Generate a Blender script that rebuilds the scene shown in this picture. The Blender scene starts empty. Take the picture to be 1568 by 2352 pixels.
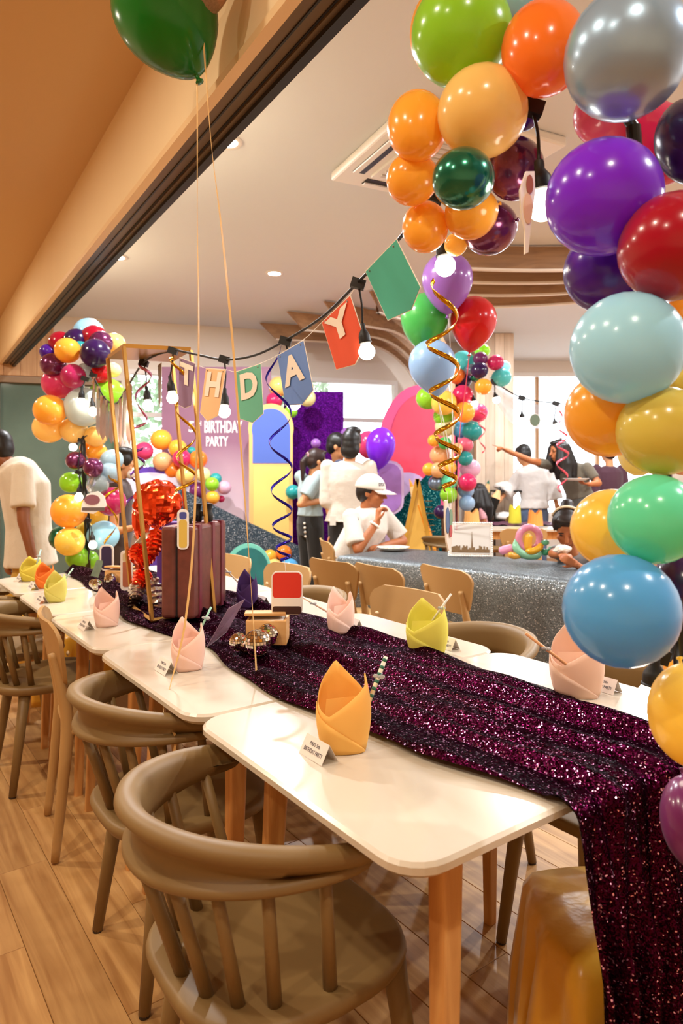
import bpy, math, random
from mathutils import Vector, Matrix, Quaternion
random.seed(7)
PI = math.pi
SC = bpy.context.scene
COL = SC.collection

# ------------------------------------------------------------------ camera
FPX, CX, HZ, CAMZ = 1568.0, 784.0, 1085.0, 1.30
cd = bpy.data.cameras.new('camera'); cam = bpy.data.objects.new('camera', cd); COL.objects.link(cam)
cam.location = (0, 0, CAMZ); cam.rotation_euler = (PI / 2, 0, 0)
cd.sensor_fit = 'VERTICAL'; cd.sensor_height = 36.0; cd.sensor_width = 24.0; cd.lens = 24.0
cd.shift_y = (HZ - 1176.0) / 2352.0
cd.clip_start = 0.05; cd.clip_end = 200
cd.dof.use_dof = True; cd.dof.focus_distance = 1.75; cd.dof.aperture_fstop = 5.0
SC.camera = cam

# ------------------------------------------------------------------ world (overcast daylight outside the windows)
W = bpy.data.worlds.new('daylight'); SC.world = W; W.use_nodes = True
bg = W.node_tree.nodes['Background']
bg.inputs[0].default_value = (0.86, 0.93, 1.0, 1); bg.inputs[1].default_value = 6.5

vs = SC.view_settings
vs.view_transform = 'Standard'; vs.look = 'None'; vs.gamma = 1.0; vs.use_curve_mapping = False
vs.exposure = 0.12

WARM = (1.0, 0.88, 0.70); NEUT = (0.94, 0.97, 1.0)
E_WARM, E_NEUT, E_BULB = 22.0, 62.0, 14.0

# ------------------------------------------------------------------ helpers
def P(u, v, Y):
    return Vector(((u - CX) / FPX * Y, Y, CAMZ - (v - HZ) / FPX * Y))
def PZ(u, v, z):
    Y = (CAMZ - z) * FPX / (v - HZ)
    return Vector(((u - CX) / FPX * Y, Y, z))
C0 = Vector((0.095, 0.927, 0)); LV = Vector((-0.5867, 0.8098, 0)); WV = Vector((0.8098, 0.5867, 0))
def LW(l, w, z=0.0):
    p = C0 + LV * l + WV * w
    return Vector((p.x, p.y, z))
YAW_W = math.atan2(-WV.x, WV.y)      # yaw that turns local +y to +w
TZ = 0.75

def s2l(c):
    return c / 12.92 if c <= 0.04045 else ((c + 0.055) / 1.055) ** 2.4
def hx(h):
    h = h.lstrip('#')
    return tuple(s2l(int(h[i:i + 2], 16) / 255) for i in (0, 2, 4)) + (1,)

MATS = {}
def _new(name):
    m = bpy.data.materials.new(name); m.use_nodes = True
    nt = m.node_tree
    return m, nt, nt.nodes['Principled BSDF'], nt.nodes['Material Output']
def M(name, col='#808080', rough=0.5, metal=0.0, spec=0.5, noise=None, bump=None, coat=0.0, trans=0.0,
      translucent=0.0, emis=None, alpha=1.0, sheen=0.0, ior=1.45):
    if name in MATS: return MATS[name]
    m, nt, b, out = _new(name)
    c = hx(col) if isinstance(col, str) else tuple(col) + (1,)
    b.inputs['Base Color'].default_value = c
    b.inputs['Roughness'].default_value = rough; b.inputs['Metallic'].default_value = metal
    b.inputs['Specular IOR Level'].default_value = spec; b.inputs['Coat Weight'].default_value = coat
    b.inputs['Coat Roughness'].default_value = 0.08
    b.inputs['Transmission Weight'].default_value = trans; b.inputs['IOR'].default_value = ior
    b.inputs['Sheen Weight'].default_value = sheen; b.inputs['Alpha'].default_value = alpha
    if noise or bump:
        tc = nt.nodes.new('ShaderNodeTexCoord')
    if noise:
        n = nt.nodes.new('ShaderNodeTexNoise'); n.inputs['Scale'].default_value = noise[0]; n.inputs['Detail'].default_value = 5
        nt.links.new(tc.outputs['Object'], n.inputs['Vector'])
        mx = nt.nodes.new('ShaderNodeMix'); mx.data_type = 'RGBA'
        k = noise[1]
        mx.inputs[6].default_value = tuple(x * (1 - k) for x in c[:3]) + (1,)
        mx.inputs[7].default_value = tuple(min(1, x * (1 + k)) for x in c[:3]) + (1,)
        nt.links.new(n.outputs['Fac'], mx.inputs[0]); nt.links.new(mx.outputs[2], b.inputs['Base Color'])
    if bump:
        n2 = nt.nodes.new('ShaderNodeTexNoise'); n2.inputs['Scale'].default_value = bump[0]; n2.inputs['Detail'].default_value = 4
        nt.links.new(tc.outputs['Object'], n2.inputs['Vector'])
        bp = nt.nodes.new('ShaderNodeBump'); bp.inputs['Strength'].default_value = bump[1]; bp.inputs['Distance'].default_value = bump[2] if len(bump) > 2 else 0.01
        nt.links.new(n2.outputs['Fac'], bp.inputs['Height']); nt.links.new(bp.outputs[0], b.inputs['Normal'])
    if emis:
        b.inputs['Emission Color'].default_value = hx(emis[0]) if isinstance(emis[0], str) else tuple(emis[0]) + (1,)
        b.inputs['Emission Strength'].default_value = emis[1]
    if translucent:
        t = nt.nodes.new('ShaderNodeBsdfTranslucent'); t.inputs[0].default_value = c
        mxs = nt.nodes.new('ShaderNodeMixShader'); mxs.inputs[0].default_value = translucent
        nt.links.new(b.outputs[0], mxs.inputs[1]); nt.links.new(t.outputs[0], mxs.inputs[2]); nt.links.new(mxs.outputs[0], out.inputs[0])
    MATS[name] = m
    return m

def wood(name, c1, c2, axis='z', scale=6.0, rough=0.5, stretch=14.0):
    if name in MATS: return MATS[name]
    m, nt, b, out = _new(name)
    tc = nt.nodes.new('ShaderNodeTexCoord'); mp = nt.nodes.new('ShaderNodeMapping')
    s = [scale * stretch / 4] * 3; s['xyz'.index(axis)] = scale / 4
    mp.inputs['Scale'].default_value = s
    oi = nt.nodes.new('ShaderNodeObjectInfo'); 
    add = nt.nodes.new('ShaderNodeVectorMath'); add.operation = 'ADD'
    sc = nt.nodes.new('ShaderNodeMath'); sc.operation = 'MULTIPLY'; sc.inputs[1].default_value = 37.0
    nt.links.new(oi.outputs['Random'], sc.inputs[0])
    nt.links.new(tc.outputs['Object'], mp.inputs['Vector']); nt.links.new(mp.outputs[0], add.inputs[0]); nt.links.new(sc.outputs[0], add.inputs[1])
    n = nt.nodes.new('ShaderNodeTexNoise'); n.inputs['Scale'].default_value = 1.0; n.inputs['Detail'].default_value = 6; n.inputs['Distortion'].default_value = 1.2
    nt.links.new(add.outputs[0], n.inputs['Vector'])
    r = nt.nodes.new('ShaderNodeValToRGB'); r.color_ramp.elements[0].position = 0.32; r.color_ramp.elements[1].position = 0.68
    r.color_ramp.elements[0].color = hx(c1); r.color_ramp.elements[1].color = hx(c2)
    nt.links.new(n.outputs['Fac'], r.inputs[0])
    # piece-to-piece tint
    hs = nt.nodes.new('ShaderNodeHueSaturation'); mr = nt.nodes.new('ShaderNodeMapRange')
    mr.inputs[3].default_value = 0.88; mr.inputs[4].default_value = 1.12
    nt.links.new(oi.outputs['Random'], mr.inputs[0]); nt.links.new(mr.outputs[0], hs.inputs['Value'])
    nt.links.new(r.outputs[0], hs.inputs['Color']); nt.links.new(hs.outputs[0], b.inputs['Base Color'])
    b.inputs['Roughness'].default_value = rough
    MATS[name] = m
    return m

def sequin(name, col, dark, scale=230.0, tilt=0.55, rough=0.22, metal=0.75, glint_col=None, frac=0.95):
    if name in MATS: return MATS[name]
    m, nt, b, out = _new(name)
    tc = nt.nodes.new('ShaderNodeTexCoord')
    v = nt.nodes.new('ShaderNodeTexVoronoi'); v.inputs['Scale'].default_value = scale
    nt.links.new(tc.outputs['Object'], v.inputs['Vector'])
    sub = nt.nodes.new('ShaderNodeVectorMath'); sub.operation = 'SUBTRACT'; sub.inputs[1].default_value = (.5, .5, .5)
    nt.links.new(v.outputs['Color'], sub.inputs[0])
    scl = nt.nodes.new('ShaderNodeVectorMath'); scl.operation = 'SCALE'; scl.inputs['Scale'].default_value = tilt * 2
    nt.links.new(sub.outputs[0], scl.inputs[0])
    g = nt.nodes.new('ShaderNodeNewGeometry'); ad = nt.nodes.new('ShaderNodeVectorMath'); ad.operation = 'ADD'
    nt.links.new(g.outputs['Normal'], ad.inputs[0]); nt.links.new(scl.outputs[0], ad.inputs[1])
    nm = nt.nodes.new('ShaderNodeVectorMath'); nm.operation = 'NORMALIZE'
    nt.links.new(ad.outputs[0], nm.inputs[0]); nt.links.new(nm.outputs[0], b.inputs['Normal'])
    r = nt.nodes.new('ShaderNodeValToRGB'); r.color_ramp.elements[0].color = hx(dark); r.color_ramp.elements[1].color = hx(col)
    r.color_ramp.elements[0].position = 0.2; r.color_ramp.elements[1].position = 0.8
    if glint_col:  # glints put into the colour as a scatter of pale sequins
        e = r.color_ramp.elements; a = e.new(frac - .01); a.color = hx(col); c_ = e.new(frac); c_.color = hx(glint_col); e[1].position = .6
    sp = nt.nodes.new('ShaderNodeSeparateColor'); nt.links.new(v.outputs['Color'], sp.inputs[0]); nt.links.new(sp.outputs[1], r.inputs[0])
    nt.links.new(r.outputs[0], b.inputs['Base Color'])
    b.inputs['Roughness'].default_value = rough; b.inputs['Metallic'].default_value = metal; b.inputs['Specular Tint'].default_value = hx(col); b.inputs['Specular IOR Level'].default_value = .15
    MATS[name] = m
    return m

# ---------------- mesh building
class MB:
    def __init__(s): s.v = []; s.f = []
    def add(s, vs, fs):
        o = len(s.v); s.v += [Vector(p) for p in vs]; s.f += [tuple(i + o for i in f) for f in fs]
        return s
    def xf(s, mat):
        s.v = [mat @ p for p in s.v]; return s
    def box(s, c, size, rot=None):
        c = Vector(c); a = Vector(size) / 2
        vs = [Vector((x * a.x, y * a.y, z * a.z)) for z in (-1, 1) for y in (-1, 1) for x in (-1, 1)]
        if rot: vs = [rot @ p for p in vs]
        return s.add([p + c for p in vs], [(0, 2, 3, 1), (4, 5, 7, 6), (0, 1, 5, 4), (2, 6, 7, 3), (0, 4, 6, 2), (1, 3, 7, 5)])
    def rings(s, rings, cap0=True, cap1=True, closed=False):
        n = len(rings[0]); vs = [p for r in rings for p in r]; fs = []
        R = len(rings)
        for i in range(R if closed else R - 1):
            j = (i + 1) % R
            for k in range(n):
                k2 = (k + 1) % n
                fs.append((i * n + k, i * n + k2, j * n + k2, j * n + k))
        if not closed:
            if cap0: fs.append(tuple(range(n - 1, -1, -1)))
            if cap1: fs.append(tuple((R - 1) * n + k for k in range(n)))
        return s.add(vs, fs)
    def tube(s, path, r, seg=8, cap=True, closed=False):
        path = [Vector(p) for p in path]; n = len(path)
        rr = r if isinstance(r, (list, tuple)) else [r] * n
        up = None; rings = []
        for i in range(n):
            if closed: d = path[(i + 1) % n] - path[i - 1]
            else: d = path[min(i + 1, n - 1)] - path[max(i - 1, 0)]
            if d.length < 1e-9: d = Vector((0, 0, 1))
            d.normalize()
            if up is None:
                up = Vector((0, 0, 1)) if abs(d.z) < 0.9 else Vector((1, 0, 0))
            x = d.cross(up)
            if x.length < 1e-6: x = d.cross(Vector((0, 1, 0)))
            x.normalize(); up = x.cross(d).normalized()
            rings.append([path[i] + (x * math.cos(2 * PI * k / seg) + up * math.sin(2 * PI * k / seg)) * rr[i] for k in range(seg)])
        return s.rings(rings, cap, cap, closed)
    def lathe(s, prof, seg=20, mat=None):
        rings = [[Vector((r * math.cos(2 * PI * k / seg), r * math.sin(2 * PI * k / seg), z)) for k in range(seg)] for r, z in prof]
        t = MB().rings(rings)
        if mat: t.xf(mat)
        return s.add(t.v, t.f)
    def ell(s, c, r, rot=None, seg=16, rn=10):
        c = Vector(c); r = Vector(r) if not isinstance(r, (int, float)) else Vector((r, r, r))
        rings = []
        for i in range(1, rn):
            a = PI * i / rn
            rings.append([Vector((math.sin(a) * math.cos(2 * PI * k / seg) * r.x, math.sin(a) * math.sin(2 * PI * k / seg) * r.y, -math.cos(a) * r.z)) for k in range(seg)])
        t = MB().rings(rings, False, False)
        n = len(t.v); t.v += [Vector((0, 0, -r.z)), Vector((0, 0, r.z))]
        for k in range(seg):
            k2 = (k + 1) % seg
            t.f.append((n, k2, k)); o = (rn - 2) * seg; t.f.append((n + 1, o + k, o + k2))
        t.v = [(rot @ p if rot else p) + c for p in t.v]
        return s.add(t.v, t.f)
    def cap(s, p0, p1, r0, r1, seg=12, flat=False):
        p0 = Vector(p0); p1 = Vector(p1); d = (p1 - p0); L = d.length
        if L < 1e-6: return s.ell(p0, r0)
        d.normalize(); path = []; rr = []
        if not flat:
            for i in range(1, 4):
                a = PI / 2 * (1 - i / 4); path.append(p0 - d * r0 * math.sin(a)); rr.append(r0 * math.cos(a))
        path += [p0, p0.lerp(p1, .5), p1]; rr += [r0, (r0 + r1) / 2, r1]
        if not flat:
            for i in range(1, 4):
                a = PI / 2 * i / 4; path.append(p1 + d * r1 * math.sin(a)); rr.append(r1 * math.cos(a))
        return s.tube(path, rr, seg)
    def prism(s, pts, origin, ex, ey, th):
        """2-D outline pts mapped by origin + ex*x + ey*y, thickness th along ex x ey (centred)"""
        origin = Vector(origin); ex = Vector(ex); ey = Vector(ey); n = ex.cross(ey).normalized()
        a = [origin + ex * x + ey * y - n * th / 2 for x, y in pts]; b = [p + n * th for p in a]
        k = len(pts)
        fs = [tuple(range(k - 1, -1, -1)), tuple(range(k, 2 * k))] + [(i, (i + 1) % k, (i + 1) % k + k, i + k) for i in range(k)]
        return s.add(a + b, fs)

def mesh(mb, name, smooth=False):
    me = bpy.data.meshes.new(name); me.from_pydata([tuple(p) for p in mb.v], [], mb.f); me.validate(); me.update()
    if smooth:
        for p in me.polygons: p.use_smooth = True
    return me

def tag(o, label=None, cat=None, group=None, kind=None):
    if label: o['label'] = label
    if cat: o['category'] = cat
    if group: o['group'] = group
    if kind: o['kind'] = kind
    return o
def wpos(o):
    p = Vector((0, 0, 0))
    while o: p += o.location; o = o.parent
    return p
def obj(name, mb, mat, parent=None, smooth=False, label=None, cat=None, group=None, kind=None, local=False, autos=None):
    """mesh object; vertices given in world space (parents are unrotated) unless local"""
    if not local:
        if parent: off = wpos(parent)
        else:
            xs = [p.x for p in mb.v]; ys = [p.y for p in mb.v]; zs = [p.z for p in mb.v]
            off = Vector(((min(xs) + max(xs)) / 2, (min(ys) + max(ys)) / 2, min(zs)))
        mb.v = [p - off for p in mb.v]
    me = mesh(mb, name, smooth)
    if mat: me.materials.append(mat)
    o = bpy.data.objects.new(name, me); COL.objects.link(o)
    if parent: o.parent = parent
    elif not local: o.location = off
    if autos:
        md = o.modifiers.new('edge', 'EDGE_SPLIT'); md.split_angle = math.radians(autos)
    return tag(o, label, cat, group, kind)
def thing(name, label, cat, loc, group=None, rz=0.0):
    o = bpy.data.objects.new(name, None); COL.objects.link(o); o.location = loc; o.rotation_euler = (0, 0, rz)
    o.empty_display_size = 0.05
    return tag(o, label, cat, group)
def bevel(o, w=0.004, seg=2):
    m = o.modifiers.new('bevel', 'BEVEL'); m.width = w; m.segments = seg; m.limit_method = 'ANGLE'; return o
def solid(o, t, off=0):
    m = o.modifiers.new('solid', 'SOLIDIFY'); m.thickness = t; m.offset = off; return o
def remesh(o, vox=0.009, it=5):
    m = o.modifiers.new('remesh', 'REMESH'); m.mode = 'VOXEL'; m.voxel_size = vox; m.use_smooth_shade = True
    s = o.modifiers.new('smooth', 'SMOOTH'); s.iterations = it; s.factor = 0.5
    return o
def copy_tree(o, parent=None):
    c = o.copy(); COL.objects.link(c); c.parent = parent
    for ch in o.children: copy_tree(ch, c)
    return c
def cr(pts, n=8):
    """Catmull-Rom through points"""
    pts = [Vector(p) for p in pts]; out = []
    for i in range(len(pts) - 1):
        p0 = pts[max(i - 1, 0)]; p1 = pts[i]; p2 = pts[i + 1]; p3 = pts[min(i + 2, len(pts) - 1)]
        for k in range(n):
            t = k / n
            out.append(0.5 * ((2 * p1) + (p2 - p0) * t + (2 * p0 - 5 * p1 + 4 * p2 - p3) * t * t + (3 * p1 - p0 - 3 * p2 + p3) * t ** 3))
    out.append(pts[-1]); return out
_TXT = {}
def text_mb(s, bold=0.0):
    """flat text as mesh data, normalised: returns verts2d, faces, width, height"""
    key = (s, bold)
    if key in _TXT: return _TXT[key]
    cu = bpy.data.curves.new('text', 'FONT'); cu.body = s; cu.size = 1.0; cu.offset = bold; cu.fill_mode = 'BOTH'; cu.resolution_u = 3
    o = bpy.data.objects.new('text', cu); COL.objects.link(o)
    dg = bpy.context.evaluated_depsgraph_get(); dg.update()
    me = bpy.data.meshes.new_from_object(o.evaluated_get(dg))
    vs = [Vector(v.co) for v in me.vertices]; fs = [tuple(p.vertices) for p in me.polygons]
    bpy.data.objects.remove(o); bpy.data.meshes.remove(me)
    x0 = min(v.x for v in vs); y0 = min(v.y for v in vs); x1 = max(v.x for v in vs); y1 = max(v.y for v in vs)
    r = ([((v.x - x0) / (x1 - x0), (v.y - y0) / (y1 - y0)) for v in vs], fs, x1 - x0, y1 - y0)
    _TXT[key] = r; return r
def text_on(s, origin, ex, ey, bold=0.0, lift=0.0008, flip=None):
    """text filling the parallelogram origin, origin+ex, origin+ey"""
    vs, fs, w, h = text_mb(s, bold); ex = Vector(ex); ey = Vector(ey); n = ex.cross(ey).normalized() * lift
    mb = MB(); mb.add([Vector(origin) + ex * x + ey * y + n for x, y in vs], fs); return mb

def rrect(hx_, hy_, r, n=5):
    pts = []
    for cx_, cy_, a0 in ((hx_ - r, hy_ - r, 0), (-hx_ + r, hy_ - r, 90), (-hx_ + r, -hy_ + r, 180), (hx_ - r, -hy_ + r, 270)):
        for i in range(n + 1):
            a = math.radians(a0 + 90 * i / n); pts.append((cx_ + r * math.cos(a), cy_ + r * math.sin(a)))
    return pts
def oval(rx, ry, n=28):
    return [(rx * math.cos(2 * PI * i / n), ry * math.sin(2 * PI * i / n)) for i in range(n)]
X3 = Vector((1, 0, 0)); Y3 = Vector((0, 1, 0)); Z3 = Vector((0, 0, 1))

# ================================================================== SETTING
m_wall = M('wall paint', '#e6ddd2', 0.85, bump=(60, .05))
m_wallw = M('warm plaster', '#f4dcb0', 0.85, noise=(3, .04))
m_ceil = M('ceiling paint', '#dde1e6', 0.9)
m_ceilw = M('lobby ceiling paint', '#d2ac78', 0.9)
m_white = M('white paint', '#f1eeea', 0.5)
m_dark = M('black rail', '#15110e', 0.45)
m_track = M('bronze track', '#6b543a', 0.4, metal=0.35)
m_floorw = wood('floor laminate', '#986a38', '#be925a', 'x', 6.0, 0.42, 16)
m_ash = wood('ash veneer', '#b98a5e', '#cfa679', 'z', 5.0, 0.5, 16)
m_oakp = wood('pale oak panel', '#cbb299', '#dac6b0', 'z', 5.0, 0.55, 16)
m_beech = wood('beech leg', '#b4763a', '#d39c5c', 'z', 9.0, 0.42, 10)
m_rib = wood('rib veneer', '#8d6a4c', '#a9835f', 'x', 6.0, 0.55, 12)
m_glass = M('window glass', '#ffffff', 0.02, trans=1.0, ior=1.05, spec=0.3)
m_dglass = M('door glass painted reflections', '#5a7065', 0.06, spec=0.8, noise=(1.3, .5))  # mottled green puts outdoor greenery and reflections into the pane colour

BV = Vector((-0.5316, 0.847, 0)); BW = Vector((0.847, 0.5316, 0))
ROTB = Matrix.Rotation(math.atan2(BV.y, BV.x), 3, 'Z')   # local x -> BV, local y -> -BW
def HB(t, a, z): 
    p = BV * t + BW * a; return Vector((p.x, p.y, z))
def hbox(mb, t0, t1, a0, a1, z0, z1):
    c = HB((t0 + t1) / 2, (a0 + a1) / 2, (z0 + z1) / 2)
    return mb.box(c, (t1 - t0, a1 - a0, z1 - z0), ROTB)

# floor: base slab plus single laminate planks where they can be told apart
ROTL = Matrix.Rotation(math.atan2(LV.y, LV.x), 3, 'Z')
fl = obj('floor', MB().box((0, 4, -0.06), (18, 18, 0.11)), M('floor underlay', '#a06b38', 0.5, noise=(4, .2)), kind='structure')
pl_me = None
PLL, PLW = 1.22, 0.15
def plank(l, w, L):
    global pl_me
    if pl_me is None:
        mb = MB(); a = PLW / 2 - .0006; b = PLL / 2 - .0006; c = .0012
        lo = [Vector((x * b, y * a, -.005)) for x, y in ((-1, -1), (1, -1), (1, 1), (-1, 1))]
        mi = [Vector((x * b, y * a, -.0015)) for x, y in ((-1, -1), (1, -1), (1, 1), (-1, 1))]
        hi = [Vector((x * (b - c), y * (a - c), 0)) for x, y in ((-1, -1), (1, -1), (1, 1), (-1, 1))]
        mb.rings([lo, mi, hi]); pl_me = mesh(mb, 'plank'); pl_me.materials.append(m_floorw)
    o = bpy.data.objects.new('plank', pl_me); COL.objects.link(o); o.parent = fl
    p = LW(l, w); o.location = (p.x - fl.location.x, p.y - fl.location.y, -fl.location.z); o.rotation_euler = (0, 0, math.atan2(LV.y, LV.x))
for j in range(-13, 25):
    off = (j * 0.41) % PLL
    for i in range(-1, 6):
        l = -0.9 + i * PLL + off; w = j * PLW
        q = LW(l, w)
        if l > 5.4 or q.y < 0.1: continue
        if (q.x < -0.62 * q.y - 0.75) or q.x > .62 * q.y + .7 : continue
        plank(l, w, PLL)

# ceilings
obj('ceiling_lobby', hbox(MB(), -7, 9, -6, 0.80, 2.92, 3.02), m_ceilw, kind='structure')
mc = MB(); hbox(mc, -7, 12, 0.86, 9.5, 3.0, 3.1)
CEIL = obj('ceiling_main', mc, m_ceil, kind='structure')
# header beam carrying the sliding-door tracks
hd = obj('wall_header', hbox(MB(), -5, 8.2, 0.776, 0.90, 2.46, 3.06), m_wallw, kind='structure')
obj('lip', hbox(MB(), -5, 8.2, 0.766, 0.80, 2.445, 2.47), M('lip paint', '#eccb98', 0.5), parent=hd)
for a0, a1, zz, mm, nm in ((0.80, 0.835, 2.452, m_track, 'track_rail'), (0.835, 0.841, 2.448, m_dark, 'track_groove'), (0.841, 0.872, 2.452, m_track, 'track_rail'),
                   (0.872, 0.877, 2.448, m_dark, 'track_groove'), (0.877, 0.893, 2.440, m_track, 'track_rail'), (0.893, 0.922, 2.425, m_dark, 'edge_rail')):
    obj(nm, hbox(MB(), -5, 8.2, a0, a1, zz, 2.47), mm, parent=hd)

# back wall (its own angle), with window openings
WD = Vector((0.9506, 0.3108, 0)); WN = Vector((0.3108, -0.9506, 0)); WO = Vector((-0.94, 8.13, 0))
ROTW = Matrix.Rotation(math.atan2(WD.y, WD.x), 3, 'Z')
def WB(s, z, out=0.0):
    p = WO + WD * s + WN * out; return Vector((p.x, p.y, z))
def s_u(u):
    r = (u - CX) / FPX; return (8.13 * r + .94) / (.9506 - .3108 * r)
def wbox(mb, s0, s1, z0, z1, o0=-0.12, o1=0.0):
    return mb.box(WB((s0 + s1) / 2, (z0 + z1) / 2, (o0 + o1) / 2), (s1 - s0, abs(o1 - o0), z1 - z0), ROTW)
ZB, ZT = 0.92, 2.46
wins = [(-1.55, -0.35), (0.02, 1.74)]
mb = MB()
edges = [-7.0, -2.86, -1.62] 
wbox(mb, -7, -2.9, -0.01, 3.06); wbox(mb, -2.9, -1.60, 2.32, 3.06); wbox(mb, -2.9, -1.60, -0.01, 0.12)
wbox(mb, -1.60, 3.1, ZT, 3.06); wbox(mb, -1.60, 3.1, -0.01, ZB)
wbox(mb, -1.60, wins[0][0], ZB, ZT); wbox(mb, wins[0][1], wins[1][0], ZB, ZT); wbox(mb, wins[1][1], 3.1, ZB, ZT)
obj('wall_back', mb, m_wall, kind='structure')
for i, (a, b) in enumerate(wins):
    fr = MB(); t = .05
    wbox(fr, a, a + t, ZB, ZT, -.09, .012); wbox(fr, b - t, b, ZB, ZT, -.09, .012); wbox(fr, a + t, b - t, ZT - t, ZT, -.09, .012); wbox(fr, a + t, b - t, ZB, ZB + t, -.09, .03)
    w = obj('window_%d' % (i + 1), fr, m_white, kind='structure')
    obj('transom', wbox(MB(), a + t, b - t, 1.93, 1.98, -.08, -.02), m_white, parent=w)
    obj('mullion', wbox(MB(), (a + b) / 2 - .02, (a + b) / 2 + .02, ZB + t, 1.93, -.08, -.02), m_white, parent=w)
    obj('pane', wbox(MB(), a + t, b - t, 1.98, ZT - t, -.055, -.049), m_glass, parent=w)
    obj('pane', wbox(MB(), a + t, (a + b) / 2 - .02, ZB + t, 1.93, -.055, -.049), m_glass, parent=w)
    obj('pane', wbox(MB(), (a + b) / 2 + .02, b - t, ZB + t, 1.93, -.055, -.049), m_glass, parent=w)
# glass door leaf at the left with timber transom panel
fr = MB(); wbox(fr, -2.9, -2.83, .0, 2.32, -.1, .03); wbox(fr, -1.66, -1.60, .0, 2.32, -.1, .03); wbox(fr, -2.83, -1.66, 2.26, 2.32, -.1, .03); wbox(fr, -2.83, -1.66, .0, .1, -.1, .03)
d1 = obj('door_1', fr, M('door frame', '#8d7358', 0.5), kind='structure')
obj('pane', wbox(MB(), -2.83, -1.66, .1, 2.26, -.05, -.042), m_dglass, parent=d1)
tp = obj('trim_1', wbox(MB(), -2.95, -2.30, 2.33, 3.0, -.01, .02), m_ash, kind='structure')
for i in range(4):
    obj('board', wbox(MB(), -2.95 + i * .1625 + .002, -2.95 + (i + 1) * .1625 - .002, 2.335, 2.995, .018, .032), m_ash, parent=tp)
# bay on the right with a big bright window
mb = MB()
mb.box((1.95, 9.75, 1.5), (.12, 1.5, 3.06)); mb.box((2.18, 10.45, 1.5), (.4, .12, 3.06)); mb.box((3.6, 10.45, .3), (2.6, .12, .66)); mb.box((3.6, 10.45, 2.94), (2.6, .12, .24)); mb.box((5.4, 10.45, 1.5), (1.1, .12, 3.06))
obj('wall_bay', mb, m_wall, kind='structure')
fr = MB(); z0, z1, x0, x1, yy = .63, 2.82, 2.38, 4.85, 10.43
for bx in ((x0 + .03, .06), (x1 - .03, .06)): fr.box((bx[0], yy, (z0 + z1) / 2), (bx[1], .1, z1 - z0))
for z in (z0 + .03, z1 - .03): fr.box(((x0 + x1) / 2, yy, z), (x1 - x0 - .12, .1, .06))
w3 = obj('window_3', fr, m_white, kind='structure')
obj('mullion', MB().box((2.98, yy, 1.72), (.05, .08, 2.06)), m_ash, parent=w3)
obj('mullion', MB().box((3.9, yy, 1.72), (.05, .08, 2.06)), m_ash, parent=w3)
for a, b in ((2.44, 2.955), (3.005, 3.875), (3.925, 4.79)):
    obj('pane', MB().box(((a + b) / 2, yy, 1.72), (b - a, .006, 2.06)), m_glass, parent=w3)
obj('wall_right', MB().box((5.6, 4.0, 1.5), (.12, 13.2, 3.06)), m_wall, kind='structure')
obj('wall_near', MB().box((0, -2.6, 1.5), (14, .12, 3.06)), m_wallw, kind='structure')
obj('wall_left', MB().box((-5.6, 3.0, 1.5), (.12, 11.5, 3.06)), m_wallw, kind='structure')
obj('baseboard_back', wbox(MB(), -1.6, 3.1, 0, .09, 0, .015), m_white, kind='structure')
# vertical timber panel wall (wing) beside the bay
wp = obj('wall_wing', MB().box((1.87, 8.72, 1.5), (.46, .76, 3.0)), m_oakp, kind='structure')
for i in range(4):
    obj('panel_board', MB().box((1.64 + .115 * i + .0575, 8.33, 1.5), (.111, .016, 2.99)), m_oakp, parent=wp)
obj('corner_strip', MB().box((1.625, 8.33, 1.5), (.022, .03, 2.99)), M('corner strip', '#8f6746', .6), parent=wp)

# curved timber ribs springing from the column up to the ceiling
def board(path, h_dirs, h, t):
    """upright board: path of outer-edge points, board reaches along h_dirs by h, thickness t"""
    mb = MB(); rings = []; n = len(path)
    for i, (p, d) in enumerate(zip(path, h_dirs)):
        tg = (path[min(i + 1, n - 1)] - path[max(i - 1, 0)]).normalized(); sd = tg.cross(d).normalized() * t / 2
        rings.append([p - sd, p + sd, p + sd + d * h, p - sd + d * h])
    return mb.rings(rings)
m_ribe = M('rib pale edge', '#e8ddd0', .6)
def rib(E, C, hgt=.17, R=.95):
    E = Vector((E[0], E[1], 0)); C = Vector((C[0], C[1], 0)); d = (C - E); L = d.length; d.normalize()
    pts = []; hd = []
    zt = 2.985
    for i in range(7):
        q = E + d * (L - R) * i / 6; pts.append(Vector((q.x, q.y, zt))); hd.append(Vector((0, 0, -1)))
    for i in range(1, 15):
        a = PI / 2 * i / 14; q = E + d * (L - R + R * math.sin(a)); pts.append(Vector((q.x, q.y, zt - R * (1 - math.cos(a)) * 1.05)))
        hd.append((-d * math.sin(a) - Z3 * math.cos(a)).normalized())
    pts.append(Vector((C.x, C.y, .9))); hd.append(-d); pts.append(Vector((C.x, C.y, .01))); hd.append(-d)
    hh = hgt
    mb = board(pts, hd, hh, .035)
    # pointed free end
    for k in (2, 3): mb.v[k] = mb.v[k] + d * .18
    o = obj('timber_rib', mb, m_rib)
    # pale lower edge strip
    pe = [p + h * hh for p, h in zip(pts, hd)]; pe[0] = pe[0] + d * .18
    obj('edge_strip', board(pe, hd, .014, .037), m_ribe, parent=o)
    return o
for i, (E, C, txt) in enumerate((((-.92, 7.70), (1.14, 8.25), 'lowest and leftmost'), ((-.57, 7.15), (1.18, 8.02), 'second from left'), ((-.17, 6.72), (1.23, 7.80), 'third from left'), ((.27, 6.35), (1.29, 7.58), 'fourth from left, behind green pennant'))):
    tag(rib(E, C), 'curved timber ceiling rib arching down to column, ' + txt, 'ceiling rib', 'timber ceiling ribs')
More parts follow.
